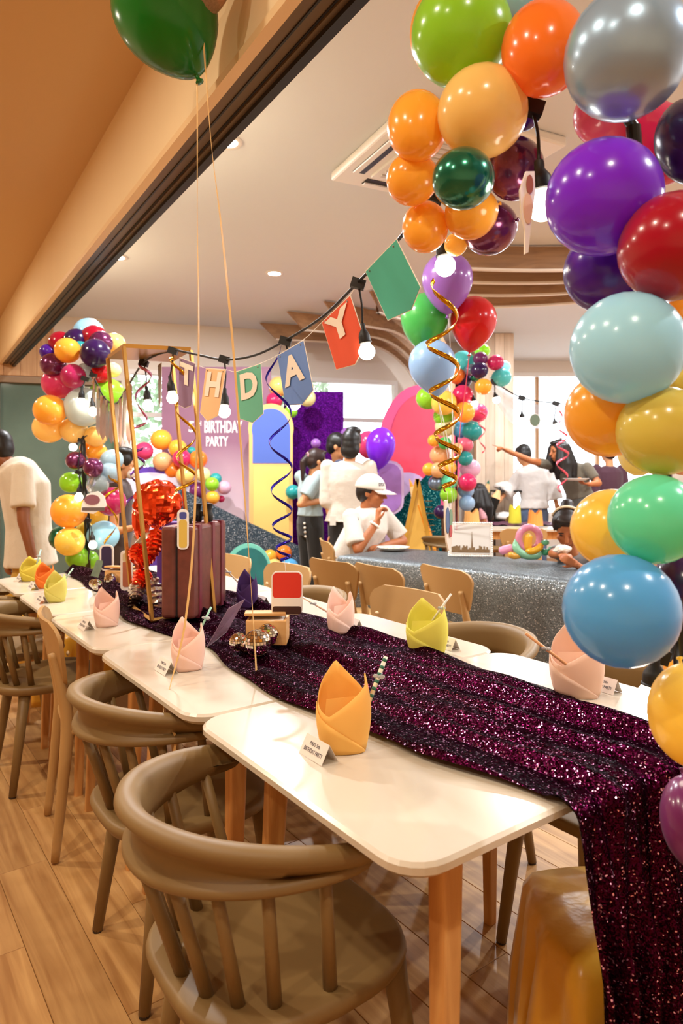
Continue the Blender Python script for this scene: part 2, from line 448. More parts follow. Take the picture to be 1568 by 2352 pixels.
for i, (yl, yr, xl) in enumerate(((5.05, 4.93, .78), (5.42, 5.22, .86), (5.82, 5.55, .95), (6.25, 5.86, 1.12))):
    A = Vector((xl, yl, 2.985)); B = Vector((2.55, yr, 2.985)); n = 8; pts = []
    for k in range(n + 1):
        q = A.lerp(B, k / n); q.y += .12 * math.sin(PI * k / n); pts.append(q)
    hd_ = [Vector((0, 0, -1))] * (n + 1)
    o = obj('timber_fin', board(pts, hd_, .165, .035), m_rib, label='straight timber ceiling fin right of lavender balloon, ' + ('nearest', 'second nearest', 'third nearest', 'farthest')[i] + ' of four', cat='ceiling fin', group='timber ceiling fins')
    obj('edge_strip', board([p - Z3 * .165 for p in pts], hd_, .016, .037), m_ribe, parent=o)

# ceiling cassette air conditioner
ac = thing('air_conditioner', 'white square ceiling cassette air conditioner behind orange balloons', 'air conditioner', (.54, 3.66, 2.93))
ra = Matrix.Rotation(math.atan2(-.21, .61) + PI / 4, 3, 'Z')
def acb(name, c, s, m): 
    return obj(name, MB().box(ra @ Vector(c) + Vector((.54, 3.66, 2.965)), s, ra), m, parent=ac)
bevel(acb('panel', (0, 0, .01), (.9, .9, .05), m_white), .012)
acb('intake_frame', (0, 0, -.02), (.56, .56, .02), m_white)
for k in range(10): acb('intake_slat', (0, -.22 + k * .049, -.034), (.5, .02, .012), M('ac slat', '#cfc8bf', .5))
for k, (x, y, sx, sy) in enumerate(((0, .36, .56, .07), (0, -.36, .56, .07), (.36, 0, .07, .56), (-.36, 0, .07, .56))):
    v = acb('vent_slot', (x, y, -.017), (sx, sy, .004), m_dark)
    acb('louver', (x * 1.06, y * 1.06, -.024), (sx * .98 if sx > sy else .03, sy * .98 if sy > sx else .03, .008), m_white)

# recessed downlights (each carries its own lamp)
m_lens_n = M('downlight lens', '#ffffff', .4, emis=((1, .93, .82), 14.0)); m_lens_w = M('warm downlight lens', '#ffffff', .4, emis=((1, .78, .5), 10.0))
def downlight(x, y, z, warm, label, group, power=1.0):
    t = thing('downlight', label, 'downlight', (x, y, z - .012), group)
    obj('trim_ring', MB().lathe([(.052, 0), (.072, -.006), (.078, .0), (.078, .008), (.05, .008)], 24, Matrix.Translation((x, y, z - .006))), m_white, parent=t, smooth=True)
    obj('lens', MB().lathe([(.052, -.004), (.052, .004)], 24, Matrix.Translation((x, y, z - .004))), m_lens_w if warm else m_lens_n, parent=t)
    ld = bpy.data.lights.new('downlight_lamp', 'AREA'); ld.shape = 'DISK'; ld.size = .10
    ld.energy = (E_WARM if warm else E_NEUT) * power; ld.color = WARM if warm else NEUT
    lo = bpy.data.objects.new('lamp', ld); COL.objects.link(lo); lo.parent = t; lo.location = (0, 0, -.012)
def cz(u, v, z=3.0):
    Y = (z - CAMZ) * FPX / (HZ - v); return ((u - CX) / FPX * Y, Y)
for (u, v, lb) in ((522, 325, 'bright recessed downlight nearest the door-track header'), (270, 590, 'small recessed downlight half hidden by the header, above left balloons'), (630, 627, 'recessed downlight in middle of white ceiling above the Y pennant'), (1183, 689, 'recessed downlight below the timber fins on the right')):
    x, y = cz(u, v); downlight(x, y, 3.0, False, lb, 'ceiling downlights')
for i, (x, y, pw, lb) in enumerate(((2.0, 1.0, .5, 'nearest the right garland, above the frame'), (2.8, 2.4, .9, 'beyond the right garland, second from the camera'), (2.5, 4.3, .9, 'above the glitter table end'), (3.6, 5.6, 1, 'between glitter and rear tables at far right'), (3.4, 7.6, .7, 'before the bay window'), (4.2, 3.4, 1, 'nearest the right hand wall'))):  # unseen fixtures added as fill light for the main room
    downlight(x, y, 3.0, False, 'white fill downlight added out of view, ' + lb, 'unseen main room downlights', pw)
for i, (x, y, pw, lb) in enumerate(((-1.05, .55, .8, 'above the nearest chairs'), (-1.5, 1.5, .9, 'above the middle of the chair row'), (.35, -.2, .8, 'just over the camera'), (-1.2, -.6, .9, 'behind the camera'), (-2.8, 2.7, 1.7, 'left of the chair row'), (-3.8, 5.0, 1.7, 'farthest along the lobby'))):  # unseen warm fixtures added to fill the lobby with light
    downlight(x, y, 2.92, True, 'warm fill downlight added out of view in the lobby, ' + lb, 'unseen lobby downlights', pw)

# greenery and paving outside
mb = MB(); rnd = random.Random(3)
for i in range(3600):
    c = Vector((-3.4 + rnd.random() * 3.2, 10.2 + rnd.random() * 1.2, rnd.random() ** .8 * 2.75)); 
    a = Vector((rnd.uniform(-1, 1), rnd.uniform(-1, 1), rnd.uniform(-1, 1))).normalized(); b = a.orthogonal().normalized(); s = .05 + .05 * rnd.random()
    mb.add([c - a * s, c + b * s * .5, c + a * s, c - b * s * .5], [(0, 1, 2, 3)])
obj('hedge', mb, M('outdoor leaf', '#b5cdb2', .6, translucent=.5), label='pale green leafy hedge outside the left window', cat='hedge', kind='stuff')
obj('ground_outside', MB().box((0, 18, -.1), (30, 9, .1)), M('paving', '#c9c6bf', .9), kind='structure')

# ================================================================== TABLES
m_top = M('cream laminate', '#c9bca9', 0.22, spec=.5, coat=.25)
JL = [0.0, 0.729, 1.449, 2.08, 2.66, 3.22]; TWD = 1.02
def table(l0, l1, idx, txt):
    c = LW((l0 + l1) / 2, TWD / 2); L = l1 - l0
    t = thing('dining_table', 'white topped beech legged dining table, ' + txt, 'table', c, 'row of party tables')
    hl = L / 2 - .002; hw = TWD / 2
    rr = []
    pts = rrect(hl, hw, .07, 6); pin = rrect(hl - .006, hw - .006, .066, 6); plo = rrect(hl - .012, hw - .012, .06, 6)
    def ring(ps, z): return [Vector((c.x, c.y, z)) + LV * x - WV * y for x, y in ps]
    mb = MB().rings([ring(plo, TZ - .026), ring(pts, TZ - .016), ring(pts, TZ - .005), ring(pin, TZ)])
    obj('tabletop', mb, m_top, parent=t)
    for y in (-1, 1): obj('apron', MB().box(c + WV * y * (hw - .2) + Z3 * (TZ - .055), (L - .26, .022, .056), ROTL), m_beech, parent=t)
    for sx in (-1, 1):
        for sy in (-1, 1):
            top = c + LV * sx * (hl - .10) + WV * sy * (hw - .165) + Z3 * (TZ - .026); bot = c + LV * sx * (hl - .075) + WV * sy * (hw - .135)
            rings = []
            for k in range(6):
                q = top.lerp(bot, k / 5); a = .025 - .009 * k / 5; b = .020 - .006 * k / 5
                rings.append([q + LV * x + WV * y for x, y in rrect(b, a, .008, 3)])
            obj('leg', MB().rings(rings), m_beech, parent=t)
    return t
for i in range(5):
    table(JL[i], JL[i + 1], i, ('nearest of the row, under the yellow napkin', 'second from the front of the row', 'third of the row, before the suitcase', 'fourth of the row, under the lime napkin', 'farthest of the row, beside the man in white')[i])

# ================================================================== SEQUIN RUNNER
m_seq = sequin('plum sequins', '#440b2c', '#150308', 380, .36, .28, .85, '#f3b6dc', .965)
def wrk(l, w):
    return 1.9 * (.007 * math.sin(w * 46 + 3 * math.sin(l * 2.1)) + .006 * math.sin(w * 27 + 5 * math.sin(l * 1.3 + 1) + 2) + .003 * math.sin(w * 90 + l * 7) + .002 * math.sin(l * 19 + w * 15))
def edge(l, tb):
    for (a, b), (c_, d) in zip(tb, tb[1:]):
        if a <= l <= c_:
            f = (l - a) / (c_ - a); f = f * f * (3 - 2 * f); return b + (d - b) * f
    return tb[-1][1] if l > tb[0][0] else tb[0][1]
near_t = [(-1.2, .40), (-.02, .325), (.3, .27), (.56, .235), (.80, .22), (1.33, .285), (1.75, .21), (2.4, .30), (3.25, .34)]
far_t = [(-1.2, .62), (-.5, .70), (0, .745), (.35, .80), (.68, .80), (1.48, .815), (2.3, .76), (3.25, .72)]
NW, NLh, NLt = 110, 70, 330
rows = []
def runner_pt(s, f):
    if s >= .03:
        l = s; w0 = edge(l, near_t); w1 = edge(l, far_t); w = w0 + (w1 - w0) * f
        e = min(1, min(f, 1 - f) / .06)
        z = TZ + .004 + max(0, wrk(l, w) + .008) * (.25 + .75 * e) * 1.15
        w += .006 * math.sin(l * 16 + f * 2) * (1 - e)
        return LW(l, w, z)
    k = .03 - s       # length past the start of the bend
    r = .03; ang = min(k / r, PI / 2); w0 = edge(-k, near_t); w1 = edge(-k, far_t); w = w0 + (w1 - w0) * f
    fold = wrk(0, w) + .008
    if ang < PI / 2:
        l = .03 - r * math.sin(ang) - .018 * math.sin(ang); z = TZ + .004 + max(0, fold) * 1.1 - r * (1 - math.cos(ang))
        l -= max(0, fold) * math.sin(ang) * 1.2
    else:
        d = k - r * PI / 2; z = TZ + .004 - r + max(0, fold) - d
        g = min(1, d / .25)
        l = -.018 - max(0, fold) * 1.2 * (1 - g) - g * (.022 + .02 * math.sin(f * 38 + .6 * math.sin(d * 5)) + .010 * math.sin(f * 71 + 1)) - .02 * g
    return LW(l, w, max(z, .006))
ss = [-.74 + .77 * i / NLh for i in range(NLh)] + [.03 + 3.22 * i / NLt for i in range(NLt + 1)]
mb = MB(); mb.v = [runner_pt(s, j / NW) for s in ss for j in range(NW + 1)]
mb.f = [(i * (NW + 1) + j, i * (NW + 1) + j + 1, (i + 1) * (NW + 1) + j + 1, (i + 1) * (NW + 1) + j) for i in range(len(ss) - 1) for j in range(NW)]
RUN = obj('table_runner', mb, m_seq, smooth=True, label='long plum sequin table runner hanging over the table end', cat='table runner')

# draped satin pole bases
m_satin = M('mustard satin', '#f2b634', 0.30, sheen=.4, bump=(9, .25, .02), spec=.6)
def draped_base(c, hw, h, label):
    mb = MB(); n = 72; rings = []
    for zi in range(15):
        f = zi / 14; ring = []
        for k in range(n):
            a = 2 * PI * k / n
            sq = 1 / max(abs(math.cos(a)), abs(math.sin(a))) ** .55
            r = hw * sq
            fo = max(0, min(1, (.86 - f) / .5)) * .75 * (.17 * math.sin(a * 11 + 1) + .09 * math.sin(a * 19) + .05 * math.sin(a * 31 + 2)) * hw
            if f > .8: r *= math.cos((f - .8) / .2 * PI / 2 * .93)
            z = h * min(1, f / .86) if f < .86 else h * (1 + .03 * math.sin((f - .86) / .14 * PI / 2))
            ring.append(Vector((c[0] + (r * (1 + .12 * (1 - f)) + fo) * math.cos(a), c[1] + (r * (1 + .12 * (1 - f)) + fo) * math.sin(a), z)))
        rings.append(ring)
    return obj('satin_drape', mb.rings(rings), m_satin, smooth=True, label=label, cat='cloth')
draped_base((.57, 1.40), .175, .40, 'mustard satin cloth draped over the stand base behind the hanging runner')
draped_base((-1.52, 4.02), .22, .40, 'mustard satin cloth draped over the far stand base under the table row')

# ================================================================== CHAIRS
m_ch = M('taupe plastic', '#7f643c', 0.5, bump=(900, .06, .002)); m_chb = M('sand plastic', '#b38c58', 0.5, bump=(900, .06, .002))
m_foot = M('rubber foot', '#3b2c1d', .8)
def seat_mb(ax, ay, z, th):
    mb = MB(); n = 40
    def ring(s, zz, dish=0):
        r = []
        for k in range(n):
            a = 2 * PI * k / n; p = 3.2
            x = math.copysign(abs(math.cos(a)) ** (2 / p), math.cos(a)) * ax * s; y = math.copysign(abs(math.sin(a)) ** (2 / p), math.sin(a)) * ay * s
            if y < 0: x *= 1 - .10 * abs(y) / ay
            r.append(Vector((x, y, zz)))
        return r
    return mb.rings([ring(.86, z - th), ring(.97, z - th * .75), ring(1.0, z - th * .35), ring(.985, z - .004), ring(.95, z), ring(.8, z - .004), ring(.5, z - .009), ring(.15, z - .011)])
def leg_mb(top, bot, r0, r1):
    top = Vector(top); bot = Vector(bot)
    return MB().tube([top, top.lerp(bot, .5), bot], [r0, (r0 + r1) / 2, r1], 14)
def make_armchair(mat):
    t = thing('armchair', '', 'chair', (0, 0, 0))
    rail = MB(); rings = []; N = 56
    def ctr(tt): return Vector((.232 * math.sin(tt), -.275 * math.cos(tt) if abs(tt) < PI / 2 else -.275 * math.cos(tt) * 1.6, 0))
    tm = math.radians(95)
    for i in range(N + 1):
        tt = -tm + 2 * tm * i / N; p = ctr(tt); q = ctr(tt + .01) - ctr(tt - .01); tg = q.normalized(); n = Vector((tg.y, -tg.x, 0))
        e = abs(tt) / tm; h = .105 * (1 - .62 * e ** 1.6); zt = .742 - .05 * e ** 2; s = 1 if e < .93 else max(.12, math.sqrt(max(0, 1 - ((e - .93) / .07) ** 2)))
        sec = [(-.010, -h), (.019, -h), (.023, -h + .007), (.020, -h + .016), (.007, -h + .022), (.005, -.052), (.024, -.030), (.036, -.016), (.032, -.003), (.018, .003), (.003, -.001), (-.008, -.014), (-.012, -.035), (-.012, -h + .02)]
        cz_ = -h / 2
        rings.append([p + n * (x * (.6 + .4 * s)) + Z3 * (zt + cz_ + (z - cz_) * s) for x, z in sec])
    rail.rings(rings)
    obj('top_rail', rail, mat, parent=t, smooth=True, local=True)
    obj('seat', seat_mb(.218, .222, .432, .042).xf(Matrix.Translation((0, -.018, 0))), mat, parent=t, smooth=True, local=True)
    for a in (-78, -58, -40, -22, 0, 22, 40, 58, 78):
        tt = math.radians(a); p = ctr(tt); e = abs(tt) / tm; h = .105 * (1 - .62 * e ** 1.6); z = .742 - .05 * e ** 2 - h + .008
        b = Vector((.180 * math.sin(tt), -.200 * math.cos(tt) + .03 * (abs(a) > 70), .418))
        obj('spindle', MB().tube([p + Z3 * z, b.lerp(p + Z3 * z, .5), b], [.0105, .0115, .0125], 10), mat, parent=t, smooth=True, local=True)
    for sx in (-1, 1):
        for (y0, y1, x0, x1) in ((-.13, -.185, .15, .188), (.14, .185, .16, .195)):
            lg = obj('leg', leg_mb((sx * x0, y0, .412), (sx * x1, y1, .006), .0235, .0145), mat, parent=t, smooth=True, local=True)
            obj('foot_cap', MB().lathe([(.0135, 0), (.0145, .008)], 12, Matrix.Translation((sx * x1, y1, 0))), m_foot, parent=lg, local=True)
    return t
def make_sidechair(mat):
    t = thing('side_chair', '', 'chair', (0, 0, 0))
    # curved back panel
    NU, NV = 22, 12; mb = MB(); F = []; B = []
    for j in range(NV + 1):
        v = j / NV
        for i in range(NU + 1):
            u = -1 + 2 * i / NU
            # rounded outline: squeeze rows near corners
            z = .565 + .235 * v
            hw = .150 + .062 * min(1, v * 1.35) ** .8
            rz = .055
            if v > 1 - rz / .205: hw -= rz * (1 - math.sqrt(max(0, 1 - ((v - (1 - rz / .205)) / (rz / .205)) ** 2)))
            if v < .2: hw -= .03 * (1 - math.sqrt(max(0, 1 - ((.2 - v) / .2) ** 2)))
            x = u * hw; y = -.205 - .055 * v + .85 * x * x - .006
            F.append(Vector((x, y, z))); B.append(Vector((x, y - .013, z)))
    n = NU + 1; k = len(F); mb.v = F + B
    for j in range(NV):
        for i in range(NU):
            a = j * n + i; mb.f.append((a, a + 1, a + n + 1, a + n)); mb.f.append((k + a, k + a + n, k + a + n + 1, k + a + 1))
    for i in range(NU):
        mb.f.append((i, k + i, k + i + 1, i + 1)); a = NV * n + i; mb.f.append((a, a + 1, k + a + 1, k + a))
    for j in range(NV):
        a = j * n; mb.f.append((a, a + n, k + a + n, k + a)); a = j * n + NU; mb.f.append((a, k + a, k + a + n, a + n))
    obj('backrest', mb, mat, parent=t, smooth=True, local=True, autos=50)
    obj('seat', seat_mb(.212, .212, .45, .03), mat, parent=t, smooth=True, local=True)
    for sx in (-1, 1):
        pts = cr([(sx * .178, -.235, .006), (sx * .160, -.205, .30), (sx * .150, -.195, .46), (sx * .146, -.215, .58), (sx * .142, -.242, .69)], 5)
        obj('rear_leg', MB().tube(pts, [.0135 + .008 * math.sin(PI * min(1, i / (len(pts) - 1) * 1.1)) for i in range(len(pts))], 12), mat, parent=t, smooth=True, local=True)
        obj('peg', MB().ell((sx * .142, -.192, .685), (.012, .006, .008)), M('peg', '#e0c39a', .5), parent=t, smooth=True, local=True)
        obj('side_rail', MB().tube([(sx * .152, -.195, .425), (sx * .165, .0, .428), (sx * .17, .16, .425)], [.018, .016, .018], 10), mat, parent=t, smooth=True, local=True)
        obj('front_leg', leg_mb((sx * .165, .16, .435), (sx * .185, .195, .004), .021, .013), mat, parent=t, smooth=True, local=True)
    return t
_used = {}
def chair(kind, x, y, yaw, label, group):
    if kind not in _used:
        _used[kind] = o = make_armchair(m_ch) if kind == 'arm' else make_sidechair(m_chb)
    else: o = copy_tree(_used[kind])
    o.location = (x, y, 0); o.rotation_euler = (0, 0, yaw); tag(o, label, 'chair', group)
    return o
def chair_lw(kind, l, w, rot, far, label, group='chairs along the party tables'):
    p = LW(l, w); chair(kind, p.x, p.y, YAW_W + (PI if far else 0) + math.radians(rot), label, group)
chair_lw('arm', .43, .055, 0, False, 'taupe spindle back armchair nearest the camera, cut by the bottom edge')
chair_lw('arm', 1.09, .14, 0, False, 'taupe spindle back armchair, second from the camera on the near side')
chair_lw('side', 1.84, .20, -9, False, 'sand coloured side chair with solid curved back on the near side')
chair_lw('arm', 2.47, .10, 0, False, 'taupe spindle back armchair at left edge behind the solid back chair')
chair_lw('arm', 3.06, .08, 4, False, 'taupe armchair farthest along the near side, only its rail showing')
chair_lw('arm', .38, 1.03, 0, True, 'taupe armchair across the table behind the blue balloon')
chair_lw('arm', .97, 1.05, -3, True, 'taupe armchair across the table behind the peach napkin')
chair_lw('side', 1.47, 1.08, 6, True, 'sand side chair across the table behind the lime napkin')
chair_lw('arm', 1.99, 1.0, 8, True, 'taupe armchair across the table behind the pink napkin')
chair_lw('side', 2.45, 1.08, 4, True, 'sand side chair across the table behind the red hanging card')
chair_lw('side', 2.98, 1.02, 0, True, 'sand side chair across the table behind the purple napkin')
def yaw_of(dx, dy): return math.atan2(-dx, dy)
GE1 = Vector((.757, -.654, 0)); GE2 = Vector((.654, .757, 0))
for (u, v, dirx, diry, lb) in ((860, 1298, .82, .57, 'sand side chair at glitter table, middle of the three on the near side'), (757, 1286, .75, .66, 'sand side chair at the left corner of the glitter table'), (1014, 1302, .86, .51, 'sand side chair at glitter table with both rear posts showing'), (745, 1240, .97, .2, 'sand side chair under the seated man in the cap')):
    q = PZ(u, v, .80); d = Vector((dirx, diry, 0)).normalized(); c = q + d * .25
    chair('side', c.x, c.y, yaw_of(d.x, d.y), lb, 'chairs at the glitter table')
chair('arm', 1.0, 6.25, yaw_of(.3, 1), 'taupe armchair beyond the glitter table, beside the big yellow set square', 'chairs at the rear table')
chair('side', 1.62, 6.3, yaw_of(0, 1), 'sand side chair at the rear table behind the twisted balloons', 'chairs at the rear table')

# ================================================================== BALLOONS
BC = dict(orange='#ffbe40', deeporange='#ff8a2a', gold='#ffda80', yellow='#ffdc5c', paleyellow='#f8eeb4', lime='#a2de34', green='#4fb957', dkgreen='#0d6b50', mint='#74eec0',
          teal='#2ba7a8', turq='#5cc6c4', blue='#62b8ee', sky='#b6ecff', paleblue='#b7d2de', ltblue='#9dbfe0', silver='#9fbcd6', violet='#8c28e6', dkviolet='#541a98', purple='#371250', mauve='#6d2a56', lavender='#a870c4',
          crimson='#b80a2c', red='#d8141c', pink='#e0447a', hotpink='#dd2a68', coral='#e86a84', palepink='#e6bcd2', magenta='#c62c66', peach='#f2bd84', plum='#7d2c68', slate='#6f7f93', pearl='#d4e0de', clear='#cfdadd', olive='#e4d262', emerald='#0f7a18')
CHROME = {'mauve', 'dkgreen', 'silver', 'slate'}
def bmat(c):
    n = 'balloon ' + c
    if n in MATS: return MATS[n]
    if c == 'silver': return M(n, BC[c], .3, metal=.35, coat=.6, translucent=.15)
    if c in CHROME: return M(n, BC[c], .2, metal=.55, coat=.6)
    if c == 'clear': return M(n, BC[c], .08, trans=.75, ior=1.1, coat=.5)
    return M(n, BC[c], .22, spec=.55, coat=.35, translucent=.34, sheen=.1)
def balloon_mesh(name, taper):
    prof = []
    N = 22
    for i in range(N + 1):
        a = PI * i / N; r = math.sin(a); z = -math.cos(a)
        if z < 0: r *= 1 - taper * (-z) ** 2 * .35; z *= 1 + taper * .38
        prof.append((max(r, .012), z))
    zb = prof[0][1]
    prof[0] = (.03, zb - .01)
    kn = [(.012, zb - .16), (.075, zb - .155), (.08, zb - .13), (.035, zb - .09), (.045, zb - .05)]
    mb = MB().lathe(kn + prof, 28)
    return mesh(mb, name, True)
BM_R = balloon_mesh('round balloon', .25); BM_T = balloon_mesh('teardrop balloon', 1.0)
COLNAME = dict(deeporange='orange red', paleyellow='pale yellow', dkgreen='dark green', turq='turquoise', sky='sky blue', paleblue='pale blue', ltblue='light blue', silver='silvery blue', dkviolet='deep violet',
               purple='dark purple', hotpink='hot pink', palepink='pale pink', mauve='chrome purple', pearl='pearl white', coral='coral pink', emerald='dark green')
def balloon(u, v, d, c, Y, where, group, asp=1.0, neck=None, mesh_=None, roll=0):
    r = d / 2 / FPX * Y; p = P(u, v, Y)
    o = bpy.data.objects.new('balloon', mesh_ or BM_R); COL.objects.link(o)
    o.data.materials.clear() if False else None
    if not o.data.materials: o.data.materials.append(None)
    o.material_slots[0].link = 'OBJECT'; o.material_slots[0].material = bmat(c)
    o.location = p; o.scale = (r, r, r * asp)
    nk = Vector(neck) - p if neck is not None else Vector((random.uniform(-1, 1), 1, random.uniform(-1, 1)))
    o.rotation_mode = 'QUATERNION'; o.rotation_quaternion = (-nk).to_track_quat('Z', 'Y')
    size = 'small' if d / FPX * Y < .135 else ('big' if d / FPX * Y > .21 else 'round')
    tag(o, '%s %s balloon %s' % (size, COLNAME.get(c, c), where), 'balloon', group)
    return o

# ---- near right garland
PX, PY = .604, 1.185
m_pole = M('black pole', '#0c0b0b', .28, spec=.6)
def axis(pz): return Vector((PX - .089 * (pz - .8), PY, pz))
GR = 'right balloon garland'
RB = [  # u, v, d, colour, Y, asp, words
 (1054, 74, 226, 'orange', 1.36, 1.0, 'peeking out behind the lime balloon at top'),
 (1058, 78, 226, 'lime', 1.22, 1.0, 'at top of the right garland'),
 (1238, 60, 120, 'purple', 1.34, 1.0, 'between the lime and orange red balloons at top'),
 (1196, -28, 120, 'sky', 1.3, 1.0, 'just showing at top edge beside the lime balloon'),
 (1248, 112, 190, 'deeporange', 1.14, 1.25, 'at top of right garland beside silvery balloon'),
 (1107, 258, 200, 'gold', 1.19, 1.05, 'under the lime balloon in the right garland'),
 (958, 290, 138, 'orange', 1.26, 1.35, 'left of the gold balloon in the right garland'),
 (1202, 262, 74, 'dkviolet', 1.30, 1.0, 'tucked behind the gold balloon beside bulb cable'),
 (1438, 126, 276, 'silver', 1.00, 1.04, 'largest of the right garland, at top right'),
 (1388, 262, 138, 'coral', 1.28, 1.0, 'behind the black pole under silvery balloon, left one'),
 (1512, 330, 150, 'hotpink', 1.27, 1.6, 'behind the black pole under silvery balloon, right one'),
 (1590, 325, 160, 'purple', 1.08, 1.5, 'at right edge beside the violet balloon'),
 (945, 412, 116, 'orange', 1.30, 1.0, 'lowest left of the right garland, beside dark green one'),
 (1063, 411, 137, 'dkgreen', 1.17, 1.08, 'hanging below the gold balloon'),
 (1182, 388, 132, 'mauve', 1.30, 1.15, 'right of the dark green balloon'),
 (976, 522, 106, 'orange', 1.36, 1.2, 'behind the light cable above the lavender balloon'),
 (1080, 490, 118, 'orange', 1.32, 1.0, 'just below the dark green balloon'),
 (1123, 524, 122, 'mauve', 1.40, 1.0, 'lowest chrome one above the timber fins'),
 (1046, 562, 52, 'gold', 1.44, 1.0, 'half hidden behind the hanging bulb socket'),
 (1385, 455, 258, 'violet', 1.06, 1.02, 'beside the biggest hanging bulb'),
 (1392, 622, 190, 'dkviolet', 1.24, 1.0, 'below the bright violet balloon'),
 (1546, 568, 242, 'crimson', 1.00, 1.1, 'at right edge above the sky blue balloon'),
 (1440, 800, 254, 'sky', 1.02, 1.0, 'largest blue one in middle of the right garland'),
 (1590, 712, 120, 'orange', 1.22, 1.0, 'at right edge just under the crimson balloon'),
 (1622, 800, 130, 'paleyellow', 1.05, 1.2, 'at right edge beside the sky blue balloon'),
 (1555, 880, 70, 'olive', 1.26, 1.0, 'at right edge under the sky blue balloon'),
 (1530, 880, 50, 'dkviolet', 1.28, 1.0, 'in the gap under the sky blue balloon'),
 (1397, 952, 196, 'orange', 1.12, 1.0, 'partly behind the sky blue balloon'),
 (1522, 990, 204, 'olive', 1.02, 1.0, 'translucent, right of the orange one under sky blue balloon'),
 (1462, 1042, 84, 'paleyellow', 1.20, 1.3, 'behind the olive balloon above the mint one'),
 (1565, 1040, 90, 'peach', 1.22, 1.2, 'at right edge above the mint balloon'),
 (1405, 1214, 182, 'yellow', 1.14, 1.02, 'half behind the mint balloon'),
 (1503, 1192, 206, 'mint', 1.00, 1.0, 'shiny, above the large blue balloon'),
 (1562, 1340, 110, 'purple', 1.16, 1.3, 'at right edge beside the large blue balloon'),
 (1425, 1402, 258, 'blue', .98, 1.0, 'large one hanging over the peach napkin'),
 (1560, 1530, 70, 'orange', 1.30, 1.0, 'behind the pole above the lowest yellow balloon'),
 (1592, 1648, 196, 'yellow', .97, 1.15, 'lowest yellow, over the runner end'),
 (1592, 1895, 140, 'plum', 1.04, 1.4, 'at right edge beside the hanging runner'),
]
for (u, v, d, c, Y, asp, w) in RB:
    p = P(u, v, Y)
    nk = axis(p.z) if p.x > .3 else Vector((.40, 1.32, p.z + .05))
    if asp > 1.1:
        d = d; nk = p + Vector((.05, .6, .9))
    balloon(u, v, d, c, Y, w, GR, asp, nk)
t = thing('balloon_stand', 'tall black balloon pole at the right, wrapped by the near garland', 'stand', (PX + .025, PY, 0))
obj('pole', MB().tube([axis(z) for z in (0.02, .6, 1.2, 1.9)], .0125, 12), m_pole, parent=t, smooth=True)
obj('upper_pole', MB().tube([axis(1.62) + X3 * .0, axis(1.9), axis(1.98) + Vector((-.04, 0, 0)), axis(2.0) + Vector((-.16, .02, 0)), axis(1.97) + Vector((-.26, .06, 0))], .011, 10), m_pole, parent=t, smooth=True)
obj('base_plate', MB().lathe([(.15, 0), (.15, .012), (.13, .018)], 28, Matrix.Translation((PX + .025, PY, 0))), m_pole, parent=t, smooth=True, autos=40)

# ---- far left garland on its pole
LXY = (-1.50, 3.97)
GL = 'left balloon garland'
LB = [(204, 766, 70, 'sky', 4.1, 'topmost of the left cluster'), (139, 787, 52, 'crimson', 4.02, 'upper left of the left cluster'), (217, 775, 56, 'crimson', 4.0, 'just under the topmost sky blue balloon'),
 (175, 782, 54, 'purple', 3.98, 'between the two crimson balloons of the left cluster'), (232, 787, 53, 'mauve', 3.94, 'upper right of the left cluster'), (262, 790, 50, 'gold', 4.05, 'at far right of the left cluster beside gold frame'),
 (155, 805, 58, 'orange', 3.86, 'front and centre of the left cluster'), (219, 812, 68, 'purple', 3.84, 'large front one of the left cluster'), (183, 800, 36, 'teal', 3.95, 'squeezed beside the front orange balloon'), (110, 808, 36, 'dkviolet', 4.0, 'outermost left of the left cluster'),
 (121, 838, 54, 'mauve', 3.88, 'at left edge of the left cluster'), (168, 864, 56, 'magenta', 3.84, 'front lower middle of the left cluster'), (198, 855, 44, 'pearl', 3.96, 'behind the front magenta balloon'), (134, 880, 72, 'pink', 3.96, 'large lower left of the left cluster'),
 (231, 858, 44, 'red', 3.92, 'under the large dark purple front balloon'), (236, 878, 36, 'orange', 4.0, 'peeking under the red one of left cluster'), (260, 850, 34, 'paleyellow', 4.04, 'behind gold frame post at left cluster'), (248, 907, 76, 'lime', 4.0, 'large, hanging behind the silver pennants'),
 (193, 935, 90, 'pearl', 3.92, 'biggest of the left garland, behind two bulbs'), (114, 942, 70, 'orange', 3.86, 'left of the big pearl balloon'), (112, 982, 70, 'gold', 4.0, 'left end of the gold row'), (168, 988, 58, 'gold', 3.98, 'middle of the gold row'), (220, 1002, 48, 'gold', 4.0, 'right end of the gold row'),
 (223, 1040, 46, 'orange', 4.05, 'below the gold row, right of pole'), (200, 1030, 34, 'orange', 4.08, 'directly behind the pole below the gold row'), (173, 1058, 42, 'mauve', 3.95, 'left of the pole at mid height'), (214, 1074, 46, 'mauve', 3.86, 'right of the pole at mid height'),
 (258, 1056, 48, 'paleblue', 4.02, 'upper pale one right of the pole'), (252, 1086, 48, 'paleblue', 3.98, 'lower pale one right of the pole'), (162, 1108, 48, 'lime', 4.0, 'left of pole behind a bulb'), (224, 1114, 50, 'clear', 3.9, 'see-through, right of the left pole'),
 (158, 1174, 78, 'orange', 3.88, 'largest orange, low on the left pole'), (255, 1152, 66, 'magenta', 3.96, 'low right of the left pole'), (226, 1188, 42, 'yellow', 4.04, 'behind the lower part of left pole'), (142, 1236, 56, 'dkgreen', 4.02, 'behind the low yellow balloon at left'),
 (160, 1244, 66, 'yellow', 3.86, 'low on left pole, front'), (238, 1230, 68, 'sky', 3.98, 'low right of left pole above the runner'), (178, 1280, 52, 'lime', 3.95, 'lowest left of the left pole'), (204, 1286, 44, 'lime', 4.04, 'lowest right of the left pole'), (196, 1220, 44, 'olive', 4.08, 'directly behind the low part of left pole')]
